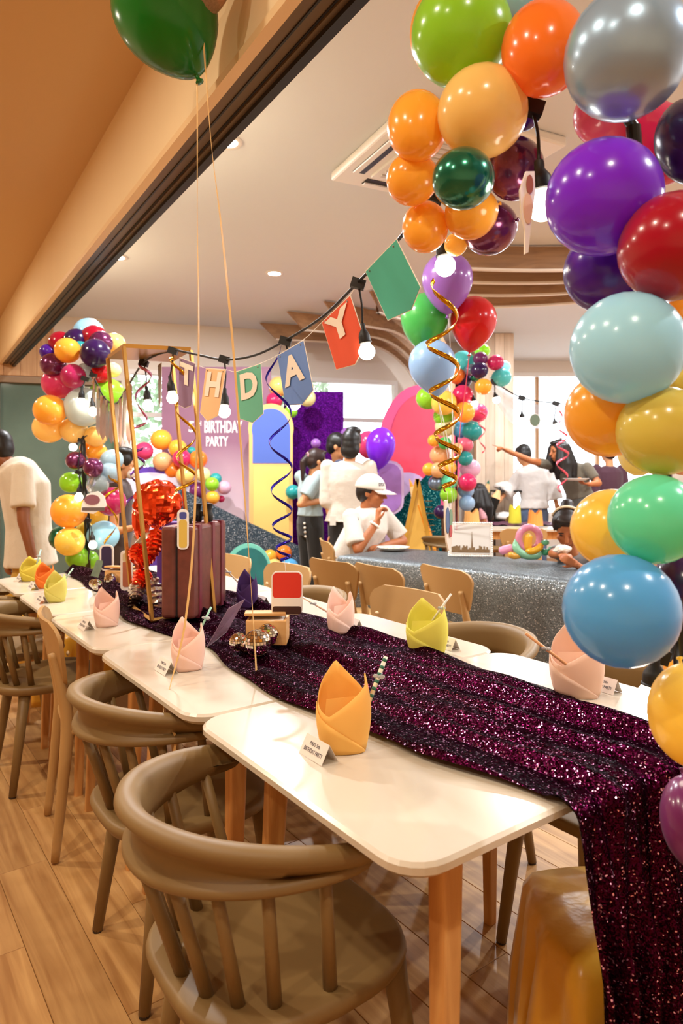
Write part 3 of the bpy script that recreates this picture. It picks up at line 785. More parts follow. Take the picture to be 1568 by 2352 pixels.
for (u, v, d, c, Y, w) in LB:
    p = P(u, v, Y); balloon(u, v, d, c, Y, w, GL, 1.04, (LXY[0], LXY[1] + .02, p.z))
t = thing('balloon_stand', 'black balloon pole at the left, behind the end of the tables', 'stand', (LXY[0], LXY[1], 0))
obj('pole', MB().tube([P(203, 1310, 3.97) * 1, P(196, 1150, 3.97), P(190, 1000, 3.97), P(187, 850, 3.97)], .014, 12), m_pole, parent=t, smooth=True)
obj('lower_pole', MB().tube([(LXY[0] + .02, LXY[1], .01), P(203, 1310, 3.97)], .0155, 12), m_pole, parent=t, smooth=True)
obj('base_plate', MB().lathe([(.14, 0), (.14, .012), (.12, .018)], 28, Matrix.Translation((LXY[0] + .02, LXY[1], 0))), m_pole, parent=t, autos=40)

# ---- backdrop garlands
GB = 'backdrop balloon swag'
for (u, v, d, c, Y, w) in [(331, 1036, 42, 'pink', 7.0, 'leftmost of the swag on the birthday backdrop'), (370, 1010, 48, 'orange', 7.05, 'topmost of the swag on the birthday backdrop'), (373, 1060, 44, 'peach', 6.95, 'beside the pink one of the backdrop swag'), (408, 1030, 42, 'orange', 7.02, 'above the crimson one of the backdrop swag'),
  (417, 1053, 42, 'hotpink', 6.9, 'centre of the backdrop swag'), (440, 1036, 20, 'teal', 7.05, 'tiny, above the right orange one of the swag'), (455, 1055, 42, 'deeporange', 6.95, 'right of the hot pink one in the swag'), (398, 1082, 42, 'deeporange', 7.0, 'below the hot pink one in the swag'),
  (425, 1092, 42, 'gold', 6.92, 'in lower middle of the backdrop swag'), (376, 1078, 44, 'violet', 7.08, 'low left of the backdrop swag'), (466, 1090, 34, 'paleyellow', 6.95, 'right of the gold one in the swag'), (495, 1100, 28, 'teal', 7.0, 'near the right tail of the swag'), (487, 1112, 32, 'lime', 6.9, 'pale, near the right tail of the swag'),
  (452, 1128, 42, 'plum', 7.0, 'under the pale yellow one of the swag'), (515, 1120, 32, 'palepink', 6.98, 'rightmost of the backdrop swag'), (488, 1143, 32, 'orange', 6.9, 'lowest of the backdrop swag'), (508, 1146, 16, 'hotpink', 7.0, 'tiny, at the lower tail of the swag'),
  (630, 920, 38, 'hotpink', 7.25, 'beside the top of the yellow standee'), (640, 888, 46, 'gold', 7.3, 'above the yellow standee behind A pennant'), (705, 914, 40, 'paleyellow', 7.3, 'right of the A pennant'), (668, 945, 30, 'lime', 7.28, 'just under the A pennant bulb'),
  (620, 1278, 32, 'orange', 6.7, 'left of two low orange ones behind spiral'), (652, 1270, 36, 'deeporange', 6.72, 'right of two low orange ones behind spiral'), (628, 1304, 42, 'gold', 6.66, 'low, under the two orange ones behind spiral'), (664, 1304, 44, 'blue', 6.7, 'low, beside the black trousers'), (632, 1336, 42, 'olive', 6.66, 'lowest behind the red hanging card'),
  (725, 1018, 22, 'lavender', 7.0, 'behind the ponytail'), (672, 1130, 34, 'teal', 6.9, 'behind the back of the woman in grey blue')]:
    p = P(u, v, Y); balloon(u, v, d, c, Y, w, GB, 1.05, p + Vector((.1, .8, .1)))
GC = 'rear balloon column'
for (u, v, d, c, Y, w) in [(982, 915, 52, 'lime', 6.35, 'leftmost of the rear column'), (1019, 925, 58, 'yellow', 6.25, 'lit from inside in the rear column'), (1018, 956, 46, 'lime', 6.4, 'below the lit yellow one of rear column'), (1066, 947, 48, 'orange', 6.25, 'large front one of the rear column'),
  (1062, 908, 48, 'hotpink', 6.35, 'above the front orange one of rear column'), (1098, 948, 42, 'pink', 6.4, 'rightmost upper one of the rear column'), (1084, 990, 46, 'teal', 6.35, 'right middle of the rear column'), (1058, 986, 40, 'blue', 6.42, 'middle of rear column, beside teal one'), (1022, 980, 46, 'paleyellow', 6.42, 'middle left of the rear column'),
  (996, 1012, 28, 'orange', 6.3, 'small left bump of the rear column'), (1021, 1018, 30, 'green', 6.25, 'small front one of the rear column'), (1050, 1030, 26, 'peach', 6.25, 'small front middle of the rear column'), (1068, 1022, 36, 'coral', 6.35, 'right of the small peach one'), (1068, 1053, 34, 'teal', 6.3, 'below the coral one of rear column'), (1010, 1046, 46, 'peach', 6.4, 'large pale one of the rear column'),
  (985, 1078, 30, 'orange', 6.3, 'leftmost lower one of rear column'), (1005, 1080, 36, 'peach', 6.28, 'lower left of rear column'), (1032, 1074, 32, 'orange', 6.3, 'behind the gold spiral low down'), (1080, 1076, 44, 'palepink', 6.42, 'low right of rear column'), (1032, 1105, 38, 'mint', 6.3, 'low centre of rear column'), (1073, 1108, 42, 'hotpink', 6.28, 'low right front of rear column'),
  (1002, 1110, 36, 'slate', 6.35, 'low left of rear column'), (1030, 1136, 40, 'lime', 6.3, 'near the foot of rear column'), (1070, 1126, 36, 'ltblue', 6.4, 'upper of two blue ones at foot of rear column'), (1072, 1156, 36, 'ltblue', 6.35, 'lower of two blue ones at foot of rear column'), (1012, 1176, 32, 'purple', 6.3, 'lowest of rear column behind hanging card'),
  (1050, 864, 38, 'deeporange', 6.4, 'left of the dark top of rear column'), (1062, 832, 52, 'turq', 6.45, 'behind the red helium balloon'), (1108, 806, 32, 'lime', 6.4, 'topmost of the rear column'), (1103, 824, 32, 'plum', 6.3, 'high on rear column right of red balloon'), (1138, 833, 36, 'magenta', 6.3, 'high right of rear column'),
  (1101, 851, 38, 'purple', 6.25, 'high front of rear column'), (1080, 850, 28, 'slate', 6.32, 'beside the high dark purple one'), (1092, 868, 22, 'dkgreen', 6.34, 'tucked under the high dark purple one'), (1152, 867, 42, 'turq', 6.3, 'at right end of rear cluster, by tulle'), (1110, 888, 38, 'orange', 6.2, 'hanging under the high dark purple one'), (1064, 874, 36, 'purple', 6.42, 'behind the blue helium balloon edge'), (1158, 842, 26, 'sky', 6.4, 'behind the high magenta one')]:
    p = P(u, v, Y); balloon(u, v, d, c, Y, w, GC, 1.05, P(1050, v, 6.4) + Vector((0, .1, 0)))
t = thing('balloon_stand', 'thin dark pole inside the rear balloon column', 'stand', (1.08, 6.42, 0))
obj('pole', MB().tube([(1.08, 6.42, .01), (1.08, 6.42, 2.4)], .012, 10), m_pole, parent=t, smooth=True)
obj('base_plate', MB().lathe([(.14, 0), (.14, .012), (.12, .018)], 24, Matrix.Translation((1.08, 6.42, 0))), m_pole, parent=t)

# ---- helium balloons with ribbons
def strip(path, w, mat, name, parent=None, label=None, cat=None, group=None, th=.0012, twist=0.0, side=None):
    path = [Vector(p) for p in path]; mb = MB(); rings = []; n = len(path)
    for i, p in enumerate(path):
        d = (path[min(i + 1, n - 1)] - path[max(i - 1, 0)]).normalized()
        s0 = Vector(side) if side else Vector((1, 0, 0))
        x = (s0 - d * s0.dot(d)).normalized(); y = d.cross(x)
        a = twist * i; xx = x * math.cos(a) + y * math.sin(a); yy = d.cross(xx)
        rings.append([p - xx * w / 2 - yy * th / 2, p + xx * w / 2 - yy * th / 2, p + xx * w / 2 + yy * th / 2, p - xx * w / 2 + yy * th / 2])
    return obj(name, mb.rings(rings), mat, parent=parent, label=label, cat=cat, group=group)
m_rib_g = M('gold curling ribbon', '#e2b878', .35, spec=.6); m_rib_w = M('white ribbon', '#e8e4e4', .5); m_rib_r = M('red ribbon', '#d34a55', .4)
def helium(u, v, d, c, Y, words, ribbon, rm, asp=1.02, w=.006, neck_uv=None, finish=None):
    r = d / 2 / FPX * Y; p = P(u, v, Y)
    t = thing('helium_balloon', words, 'balloon', p, 'helium balloons')
    o = bpy.data.objects.new('envelope', BM_T); COL.objects.link(o); o.parent = t
    if not o.data.materials: o.data.materials.append(None)
    o.material_slots[0].link = 'OBJECT'; o.material_slots[0].material = finish or bmat(c)
    o.scale = (r, r, r * asp)
    nk = (P(neck_uv[0], neck_uv[1], Y) - p) if neck_uv else Vector((0, 0, -1))
    o.rotation_mode = 'QUATERNION'; o.rotation_quaternion = (-nk).to_track_quat('Z', 'Y')
    if ribbon: strip(cr(ribbon, 10), w, rm, 'ribbon', parent=t, twist=.07)
    return t
helium(378, 22, 238, 'emerald', 1.84, 'dark green helium balloon against the door header at top', [P(440, 152, 1.84), P(452, 190, 1.84), P(453, 500, 1.84), P(456, 800, 1.83), P(446, 1200, 1.82), P(425, 1430, 1.79), P(392, 1570, 1.74), P(376, 1640, 1.66), P(402, 1690, 1.64), P(398, 1735, 1.64)], m_rib_g, neck_uv=(440, 150))
helium(455, -62, 155, 'deeporange', 1.80, 'clear confetti helium balloon with orange flecks, mostly above the frame', [P(459, 20, 1.80), P(468, 110, 1.80), P(485, 330, 1.80), P(508, 520, 1.80), P(530, 740, 1.80), P(548, 960, 1.80), P(566, 1200, 1.80), P(583, 1450, 1.80), P(590, 1570, 1.80)], m_rib_g, finish=M('confetti latex', '#e0a888', .08, trans=.6, ior=1.1, noise=(22, .6)))
RB_END = Vector((.80, 4.35, .79))
helium(1027, 640, 116, 'lavender', 3.9, 'lavender helium balloon behind the round hanging bulb', [P(1027, 712, 3.9), P(1034, 800, 4.0), P(1040, 1000, 4.2), P(1046, 1266, 4.5)], m_rib_w)
helium(975, 730, 110, 'green', 4.05, 'green helium balloon under the green pennant', [P(975, 795, 4.05), P(1000, 900, 4.1), P(1030, 1030, 4.2), P(1045, 1266, 4.5)], m_rib_w)
helium(1087, 735, 106, 'red', 4.0, 'red helium balloon right of the gold spiral', [P(1078, 806, 4.0), P(1070, 880, 4.05), P(1052, 1040, 4.2), P(1048, 1266, 4.5)], m_rib_r, neck_uv=(1078, 806))
helium(992, 835, 108, 'ltblue', 3.85, 'light blue helium balloon behind the gold spiral', [P(1004, 905, 3.85), P(1012, 960, 3.95), P(1032, 1080, 4.2), P(1047, 1266, 4.5)], m_rib_w, neck_uv=(1004, 905))

# ================================================================== STRING LIGHTS
m_cord = M('black rubber', '#14110f', .5); m_bulb = M('frosted bulb', '#ffffff', .4, emis=((1, .88, .70), E_BULB))
def bulb_at(parent, top, bot, br, k=1.0):
    """socket hanging at 'top' (world), bulb centre at bot"""
    d = (bot - top).normalized(); q = d.to_track_quat('Z', 'Y').to_matrix().to_4x4(); L = (bot - top).length
    s = br
    m = Matrix.Translation(top) @ q
    so = obj('socket', MB().lathe([(s * .25, -.1 * s), (s * .3, .0), (s * .32, L * .18), (s * .62, L * .34), (s * .70, L * .45), (s * .70, L * .62), (s * .78, L * .64), (s * .78, L * .68), (s * .5, L * .72)], 16, m), m_cord, parent=parent, smooth=True, autos=45)
    prof = [(.55 * s, L * .66)] + [(s * math.sin(a), L + -s * math.cos(a)) for a in [PI * (.22 + .78 * i / 12) for i in range(12)]] + [(.01 * s, L + s)]
    obj('bulb', MB().lathe(prof, 20, m), m_bulb, parent=so, smooth=True)
def string_lights(label, pts, bulbs, r=.004, drop=True):
    path = cr(pts, 10)
    t = thing('string_lights', label, 'string lights', path[0], None)
    obj('cord', MB().tube(path, r, 8), m_cord, parent=t, smooth=True)
    for (a, top, bot, br) in bulbs:
        # T-joint on the cord and drop wire
        obj('joint', MB().box(a, (r * 9, r * 5, r * 6), Matrix.Rotation(.3, 3, 'Y')), m_cord, parent=t)
        if drop: obj('drop_wire', MB().tube(cr([a, a.lerp(top, .5) + Vector((.004, 0, 0)), top], 5), r * .75, 6), m_cord, parent=t, smooth=True)
        bulb_at(t, top, bot, br)
    return t
string_lights('black festoon light cord carrying the pennants from right garland to gold frame', [P(1225, 235, 1.22), P(1105, 340, 1.32), P(990, 455, 1.45), P(905, 562, 1.62), P(820, 650, 1.82), P(740, 728, 2.0), P(655, 782, 2.2), P(585, 816, 2.33), P(515, 826, 2.46), P(455, 815, 2.56), P(400, 803, 2.66)],
    [(P(1222, 248, 1.21), P(1237, 372, 1.2), P(1246, 470, 1.2), .0285), (P(996, 452, 1.45), P(1013, 540, 1.47), P(1022, 611, 1.47), .0225), (P(822, 652, 1.82), P(832, 745, 1.83), P(842, 808, 1.83), .0225), (P(655, 784, 2.2), P(668, 868, 2.21), P(674, 927, 2.21), .0235), (P(515, 826, 2.46), P(516, 893, 2.47), P(515, 946, 2.47), .0225), (P(397, 806, 2.66), P(390, 865, 2.67), P(396, 914, 2.67), .0225)], .0042)
string_lights('black festoon light cord from gold frame to the left balloon cluster', [P(397, 806, 2.68), P(360, 815, 2.75), P(325, 838, 2.9), P(288, 896, 3.25), P(265, 927, 3.5), P(237, 910, 3.68), P(209, 850, 3.86)],
    [(P(330, 834, 2.88), P(336, 888, 2.9), P(340, 932, 2.9), .0225), (P(214, 862, 3.83), P(211, 915, 3.8), P(213, 946, 3.78), .0235), (P(195, 870, 3.8), P(188, 890, 3.78), P(187, 926, 3.78), .0235)], .0042)
string_lights('black festoon light cord wound down the left balloon pole', [P(200, 1000, 3.9), P(188, 1015, 3.9), P(180, 1080, 3.9), P(196, 1150, 3.88), P(205, 1190, 3.88), P(203, 1290, 3.9)],
    [(P(186, 1012, 3.9), P(178, 1018, 3.86), P(168, 1027, 3.84), .022), (P(180, 1085, 3.9), P(184, 1112, 3.86), P(181, 1142, 3.84), .0225), (P(202, 1195, 3.88), P(211, 1222, 3.84), P(213, 1252, 3.82), .0225)], .0036)
string_lights('black festoon light cord inside the lower right garland', [P(1540, 640, 1.16), P(1440, 690, 1.2), P(1530, 1100, 1.19), P(1545, 1480, 1.17), P(1510, 1505, 1.13)],
    [(P(1508, 1505, 1.13), P(1503, 1512, 1.12), P(1502, 1602, 1.12), .0265)], .004)
string_lights('dark festoon light cord swagged across the rear right window', [P(1128, 872, 6.3), P(1195, 912, 6.6), P(1275, 926, 6.8), P(1340, 925, 7.0), P(1420, 900, 7.2)],
    [(P(1134, 878, 6.3), P(1136, 902, 6.3), P(1140, 918, 6.3), .034), (P(1198, 914, 6.6), P(1198, 946, 6.6), P(1199, 966, 6.6), .036), (P(1276, 927, 6.8), P(1272, 962, 6.8), P(1276, 980, 6.8), .036)], .007)
lp = thing('glow_bulb', 'round bulb glowing beside the rear orange balloon', 'bulb', P(1089, 928, 6.3)); bulb_at(lp, P(1086, 908, 6.3), P(1089, 928, 6.3), .033)
# tulle swag beside rear cord
mb = MB(); top = cr([P(1130, 874, 6.45), P(1200, 918, 6.75), P(1280, 934, 6.95), P(1420, 915, 7.3)], 8); bot = cr([P(1130, 905, 6.5), P(1180, 975, 6.8), P(1260, 985, 7.0), P(1420, 985, 7.3)], 8)
for i, (a, b) in enumerate(zip(top, bot)):
    for k in range(7): mb.v.append(a.lerp(b, k / 6) + Vector((0, .02 * math.sin(k * 2.2 + i * .3), 0)))
mb.f = [(i * 7 + k, i * 7 + k + 1, i * 7 + k + 8, i * 7 + k + 7) for i in range(len(top) - 1) for k in range(6)]
obj('tulle_swag', mb, M('pale blue tulle', '#b9cbdf', .7, alpha=.45), smooth=True, label='pale blue tulle swag along the rear festoon cord', cat='fabric swag')

# ================================================================== PENNANTS
def Ycord(u): 
    tb = [(209, 3.86), (237, 3.68), (265, 3.5), (288, 3.25), (325, 2.9), (400, 2.66), (515, 2.46), (655, 2.2), (820, 1.82), (905, 1.62), (990, 1.45)]
    for (a, b), (c, d) in zip(tb, tb[1:]):
        if u <= c: return b + (d - b) * (u - a) / (c - a)
    return 1.45
m_letter = M('cream print', '#f3e9da', .6); m_string = M('white string', '#efe9e2', .7)
def pennant(pts, col, letter, label, lpos=(.22, .78, .12, .60), pic=None, dy=-.03):
    q = [P(u, v, Ycord(u) + dy) for u, v in pts]           # TL TR R TIP BL
    yl = Ycord(pts[0][0]) + dy; yr = Ycord(pts[1][0]) + dy
    TL = P(*pts[0], yl); TR = P(*pts[1], yr); BL = P(*pts[4], yl); BR = P(*pts[2], yr); TIP = P(*pts[3], (yl + yr) / 2)
    t = thing('pennant', label, 'pennant', TL.lerp(TR, .5), 'birthday banner pennants')
    pn = (TR - TL).cross(BL - TL)
    def onp(u, v):
        o_ = Vector((0, 0, CAMZ)); d_ = P(u, v, 1.0) - o_; return o_ + d_ * ((TL - o_).dot(pn) / d_.dot(pn))
    BR = onp(*pts[2]); TIP = onp(*pts[3])
    ring = [TL, TR, BR, TIP, BL]; n = (TR - TL).cross(BL - TL).normalized()
    if n.y > 0: n = -n
    ctr_ = sum(ring, Vector()) / 5
    def card(s, off, mat, nm):
        r = [ctr_ + (p - ctr_) * s for p in ring]; a = [p + n * off for p in r]; b = [p + n * (off - .0012) for p in r]
        mb = MB(); mb.add(a + b, [(0, 1, 2, 3, 4), (9, 8, 7, 6, 5)] + [(i, i + 5, (i + 1) % 5 + 5, (i + 1) % 5) for i in range(5)])
        return obj(nm, mb, mat, parent=t)
    card(1.0, 0, M('card edge', '#efe6d8', .6), 'card'); card(.972, .0008, M('pennant print ' + col, col, .55, noise=(5, .18)), 'print')
    ex = TR - TL; ey = TL - BL
    if letter:
        x0, x1, y0, y1 = lpos
        o = BL + ex * x0 + ey * (1 - y1); mb = text_on(letter, o, ex * (x1 - x0), ey * (y1 - y0), .045, 0)
        mb.v = [p + n * .004 for p in mb.v]; obj('letter', mb, m_letter, parent=t)
    for k in (.12, .88):
        c = TL.lerp(TR, k) - ey * .06 + n * .001; obj('eyelet', MB().ell(c, .0028, None, 8, 6), M('eyelet', '#8f8578', .4, metal=.5), parent=t)
    return t
pennant([(838, 623), (910, 548), (966, 660), (945, 712), (890, 737)], '#48b49e', None, 'green pennant without letter at the right end of the banner')
pennant([(738, 740), (804, 677), (841, 790), (815, 838), (772, 850)], '#e2573a', 'Y', 'orange red pennant with letter Y', (.10, .90, .07, .55))
pennant([(636, 816), (697, 780), (720, 896), (694, 930), (655, 932)], '#678cd0', 'A', 'slate blue pennant with letter A', (.13, .87, .14, .68))
pennant([(542, 853), (599, 834), (605, 950), (580, 972), (549, 962)], '#66b69c', 'D', 'muted green pennant with letter D', (.17, .85, .10, .64))
pennant([(473, 845), (519, 848), (501, 955), (476, 968), (459, 948)], '#edc08e', 'H', 'peach pennant with letter H', (.15, .86, .08, .62))
pennant([(412, 820), (449, 834), (440, 932), (424, 938), (409, 930)], '#8c7092', 'T', 'dusky purple pennant with letter T', (.08, .92, .08, .52))
pennant([(363, 838), (371, 832), (369, 920), (366, 936), (364, 925)], '#8a7f78', None, 'grey pennant seen almost edge-on beside the gold frame')
m_foil_s = M('silver foil', '#d9d3cd', .12, metal=.9)
for i, (u, v, h) in enumerate(((216, 866, 98), (226, 887, 115), (236, 909, 104), (246, 919, 95), (256, 925, 95), (266, 927, 100), (276, 914, 112), (286, 899, 122), (297, 882, 140))):
    Y = Ycord(u) - .012
    w = 6 + 3 * (i % 3)
    pts = [(-w / 2, 0), (w / 2, 0), (w / 2 + 1, -h * .85), (0, -h), (-w / 2 - 1, -h * .85)]
    o = P(u, v, Y); s = Y / FPX
    obj('foil_pennant', MB().prism([(a * s, b * s) for a, b in pts], o, Vector((1, .5, 0)).normalized() * 1.0, Z3, .002), m_foil_s if i % 2 else M('pinkish foil', '#c9a594', .15, metal=.8), label='narrow silver foil pennant %s of those before the left garland' % ('first', 'second', 'third', 'fourth', 'fifth', 'sixth', 'seventh', 'eighth', 'last and longest')[i], cat='pennant', group='foil pennants')
obj('banner_string', MB().tube(cr([P(455, 838, Ycord(455)), P(473, 846, Ycord(473)), P(519, 849, Ycord(519)), P(542, 853, Ycord(542)), P(599, 834, Ycord(599)), P(636, 816, Ycord(636)), P(697, 780, Ycord(697)), P(738, 741, Ycord(738)), P(804, 677, Ycord(804)), P(838, 624, Ycord(838))], 4), .0009, 6), m_string, label='thin white string joining the letter pennants', cat='string')

# ================================================================== SPIRALS AND HANGING CARDS
def spiral(label, ctr_pts, amps, turns, w, mat, ph=0.0, n=140, ex=.85):
    """hanging foil swirl: helix around a centre line given in pixels"""
    path = cr(ctr_pts, 12); m = len(path) - 1; pts = []
    for i in range(n + 1):
        f = i / n; k = f * m; j = min(int(k), m - 1); c = path[j].lerp(path[j + 1], k - j)
        ka = f * (len(amps) - 1); ja = min(int(ka), len(amps) - 2); a = amps[ja] + (amps[ja + 1] - amps[ja]) * (ka - ja)
        th = ph + 2 * PI * turns * (f ** ex); pts.append((c + Vector((a * math.cos(th), a * math.sin(th), 0)), th))
    mb = MB()
    for i, (p, th) in enumerate(pts):
        up = Vector((0, 0, 1)) * w / 2 + Vector((math.cos(th), math.sin(th), 0)) * w * .2
        mb.v += [p - up, p + up]
    mb.f = [(2 * i, 2 * i + 2, 2 * i + 3, 2 * i + 1) for i in range(n)]
    o = obj('foil_spiral', mb, mat, smooth=True, label=label, cat='streamer', group='hanging foil spirals')
    return solid(o, .0006)
m_fb = M('blue violet foil', '#2c1fa0', .18, metal=.75); m_fg = M('gold foil', '#c88f1e', .16, metal=.9); m_fp = M('pink foil', '#b5708d', .18, metal=.8); m_fv = M('purple foil', '#6a3a86', .2, metal=.8); m_fr = M('rose foil', '#e05a6a', .3, metal=.4)
s_ = 2.18 / FPX
spiral('blue violet foil spiral hanging under the A pennant', [P(636, 792, 2.18), P(640, 900, 2.16), P(645, 1050, 2.16), P(648, 1200, 2.16), P(653, 1288, 2.16)], [20 * s_, 28 * s_, 26 * s_, 24 * s_, 22 * s_, 12 * s_], 5.2, .0095, m_fb, 1.2, 180, 1.7)
s_ = 1.5 / FPX
spiral('gold foil spiral hanging from the round bulb', [P(1010, 640, 1.47), P(1015, 760, 1.48), P(1020, 900, 1.5), P(1030, 1040, 1.5), P(1030, 1125, 1.5)], [14 * s_, 36 * s_, 36 * s_, 32 * s_, 26 * s_, 12 * s_], 5.2, .011, m_fg, 2.6, 180, 1.35)
s_ = 2.6 / FPX
spiral('gold foil spiral hanging in front of the T pennant', [P(405, 820, 2.6), P(425, 950, 2.6), P(430, 1060, 2.6), P(425, 1130, 2.6)], [16 * s_, 20 * s_, 24 * s_, 22 * s_], 3.2, .013, m_fg, 2.2)
spiral('pink foil spiral hanging from the frame above the bare bulb', [P(330, 838, 2.85), P(332, 880, 2.85), P(322, 960, 2.85), P(318, 985, 2.85)], [.02, .03, .03, .02], 2.2, .013, m_fp, 2.5)
spiral('purple foil spiral low behind the gold frame posts', [P(318, 1030, 3.0), P(316, 1090, 3.0), P(302, 1160, 3.0)], [.02, .03, .02], 2.6, .012, m_fv, .5)
spiral('gold foil spiral beside the magenta balloon at left', [P(264, 1088, 3.93), P(258, 1140, 3.86), P(252, 1250, 3.86)], [.03, .04, .03], 2.4, .016, m_fg, .9)
s_ = 5.5 / FPX
spiral('rose foil spiral hanging before the pointing woman', [P(1282, 928, 6.82), P(1290, 1000, 6.82), P(1292, 1060, 6.82), P(1290, 1130, 6.82)], [.002, .05, .06, .04], 4.6, .024, m_fr, .4)
spiral('rose foil spiral hanging left of the pointing arm', [P(1108, 940, 6.0), P(1106, 985, 6.0), P(1108, 1040, 6.0)], [.03, .03, .02], 3.2, .016, m_fr, .4)
def card_cut(label, outline, Y, col, name='hanging_card', bands=(), th=.004, border='#f2ede6', group='party cut-out cards', yaw=0.0):
    """die-cut printed card: white edged base with plain colour fields (pixel outline -> real size at depth Y)"""
    us = [p[0] for p in outline]; vs_ = [p[1] for p in outline]; uc = sum(us) / len(us); vc = sum(vs_) / len(vs_); c = P(uc, vc, Y); s = Y / FPX
    t = thing(name, label, 'card', P(uc, max(vs_), Y), group)
    ex = Vector((math.cos(yaw), math.sin(yaw), 0))
    pts = [((u - uc) * s, -(v - vc) * s) for u, v in outline]; n = ex.cross(Z3)
    obj('card', MB().prism(pts, c, ex, Z3, th), M('card border ' + border, border, .6), parent=t)
    for i, (cc, pl) in enumerate(bands or [(col, None)]):
        pp = [((u - uc) * s, -(v - vc) * s) for u, v in pl] if pl else [(x * .9, y * .92) for x, y in pts]
        obj('print', MB().prism(pp, c + n * (th / 2 + .001 + .0006 * i), ex, Z3, .0012), M('print ' + cc, cc, .5), parent=t)
    return t
def opoly(u, v, rx, ry, n=20): return [(u + rx * math.cos(2 * PI * i / n), v + ry * math.sin(2 * PI * i / n)) for i in range(n)]
def rpoly(u, v, hw, hh, r): return [(u + x, v + y) for x, y in rrect(hw, hh, r, 4)]
card_cut('plain red, white and brown card hanging over the table', rpoly(659, 1362, 36, 50, 14), 2.16, '', bands=[('#d8321f', rpoly(659, 1345, 33, 30, 11)), ('#efe5da', rpoly(659, 1383, 33, 10, 3)), ('#3b1c14', rpoly(659, 1401, 33, 9, 5))])
obj('card_thread', MB().tube([P(653, 1286, 2.16), P(656, 1313, 2.16)], .0008, 6), m_string, label='short thread between blue spiral and red card', cat='string')
card_cut('small yellow card with a blue top hanging before the suitcase', rpoly(420, 1216, 13, 46, 10), 2.45, '', bands=[('#d9b650', rpoly(420, 1226, 9, 32, 6)), ('#4a4f96', rpoly(420, 1184, 8, 8, 5))], yaw=.2)
card_cut('narrow blue, green and red card hanging under the gold spiral', [(1012, 1150), (1022, 1148), (1030, 1165), (1042, 1172), (1048, 1210), (1040, 1255), (1030, 1266), (1020, 1245), (1013, 1200)], 1.5, '', bands=[('#5a78a8', opoly(1022, 1195, 8, 30)), ('#7fa88f', opoly(1036, 1190, 7, 20)), ('#c45a60', opoly(1034, 1220, 6, 14))], yaw=.9)
obj('card_thread', MB().tube([P(1028, 1128, 1.5), P(1028, 1152, 1.5)], .0006, 6), m_string, label='short thread between gold spiral and narrow card', cat='string')
card_cut('slim cream and rust card hanging beside the biggest bulb', [(1190, 440), (1206, 395), (1228, 392), (1230, 440), (1218, 520), (1212, 580), (1203, 585), (1204, 530), (1195, 500)], 1.12, '', bands=[('#e2b48a', opoly(1210, 480, 12, 36)), ('#9c4a2a', opoly(1214, 425, 9, 22))], border='#efe2d0', yaw=.3)
card_cut('mauve and grey card hanging on the left balloon pole', [(188, 1158), (200, 1135), (225, 1128), (240, 1140), (245, 1162), (215, 1180), (186, 1176)], 3.78, '', bands=[('#8e5a63', opoly(212, 1148, 18, 12)), ('#6a5a54', rpoly(215, 1169, 26, 4, 2))])
card_cut('dark green card hanging from the rear festoon', opoly(1228, 965, 13, 15, 14), 6.5, '#5f6f5a')

# ================================================================== TABLE ITEMS
def paper(c): return M('paper ' + c, c, .75, translucent=.25, bump=(40, .08, .003))
def napkin(u, vb, vt, wpx, col, words, yaw=0.0, flip=1):
    b = PZ(u, vb, TZ + .001); Y = b.y + .02; H = (vb - vt) / FPX * Y; Wd = wpx / FPX * Y; D = Wd * .72
    c = Vector((b.x, b.y + D * .45, TZ + .001)); t = thing('paper_pocket', words, 'napkin', c, 'folded paper pockets')
    R = Matrix.Rotation(yaw, 3, 'Z')
    HK = [(0, .87), (14, .84), (35, .62), (70, .82), (108, 1.0), (150, .76), (180, .57), (232, .44), (300, .70), (350, .88), (360, .87)]
    def hgt(a):
        a %= 360
        for (x0, h0), (x1, h1) in zip(HK, HK[1:]):
            if a <= x1: return h0 + (h1 - h0) * (a - x0) / (x1 - x0)
    def rad(a, f):
        """faceted squarish section, narrow at the foot and fullest at mid height"""
        a = math.radians(a); p_ = 2.6; r = (abs(math.cos(a)) ** p_ + abs(math.sin(a)) ** p_) ** (-1 / p_)
        s = .40 + .10 * math.sin(PI * min(1, f * 1.15)) - .03 * max(0, f - .6)
        return r * s
    def q(a, f, z, add=0.0):
        r = rad(a, f); x = r * math.cos(math.radians(a)) * flip; y = r * math.sin(math.radians(a))
        return R @ Vector((x * (Wd + add), y * (D + add), z)) + c
    m = paper(col); NA = 48; NZ = 7; rings = []
    for k in range(NZ + 1):
        ring = [q(360 * i / NA, k / NZ * hgt(360 * i / NA), k / NZ * hgt(360 * i / NA) * H) for i in range(NA)]
        rings.append(ring if flip > 0 else ring[::-1])
    o = obj('sheet', MB().rings(rings, True, False), m, parent=t, smooth=True, autos=28); solid(o, .0014, 1)
    def flap(nm, a0, a1, h0, h1, add):
        mb = MB(); n = 20
        for i in range(n + 1):
            a = a0 + (a1 - a0) * i / n; hh = h0 + (h1 - h0) * i / n
            for k in range(5): mb.v.append(q(a, hh * k / 4, hh * k / 4 * H + .0005, add))
        mb.f = [(i * 5 + k, (i + 1) * 5 + k, (i + 1) * 5 + k + 1, i * 5 + k + 1) for i in range(n) for k in range(4)]
        solid(obj(nm, mb, m, parent=t, smooth=True), .001)
    flap('front_flap', 176, 322, .56, .015, .007)
    mb = MB(); mb.v = [q(205, .3, H * .30, -.012), q(330, .3, H * .30, -.014), q(345, .5, H * .62, -.03), q(200, .5, H * .60, -.03)]; mb.f = [(0, 1, 2, 3)]
    solid(obj('inner_fold', mb, m, parent=t), .001)
    return t
napkin(790, 1735, 1537, 122, '#ffcc6c', 'golden yellow folded paper pocket nearest the camera', .15)
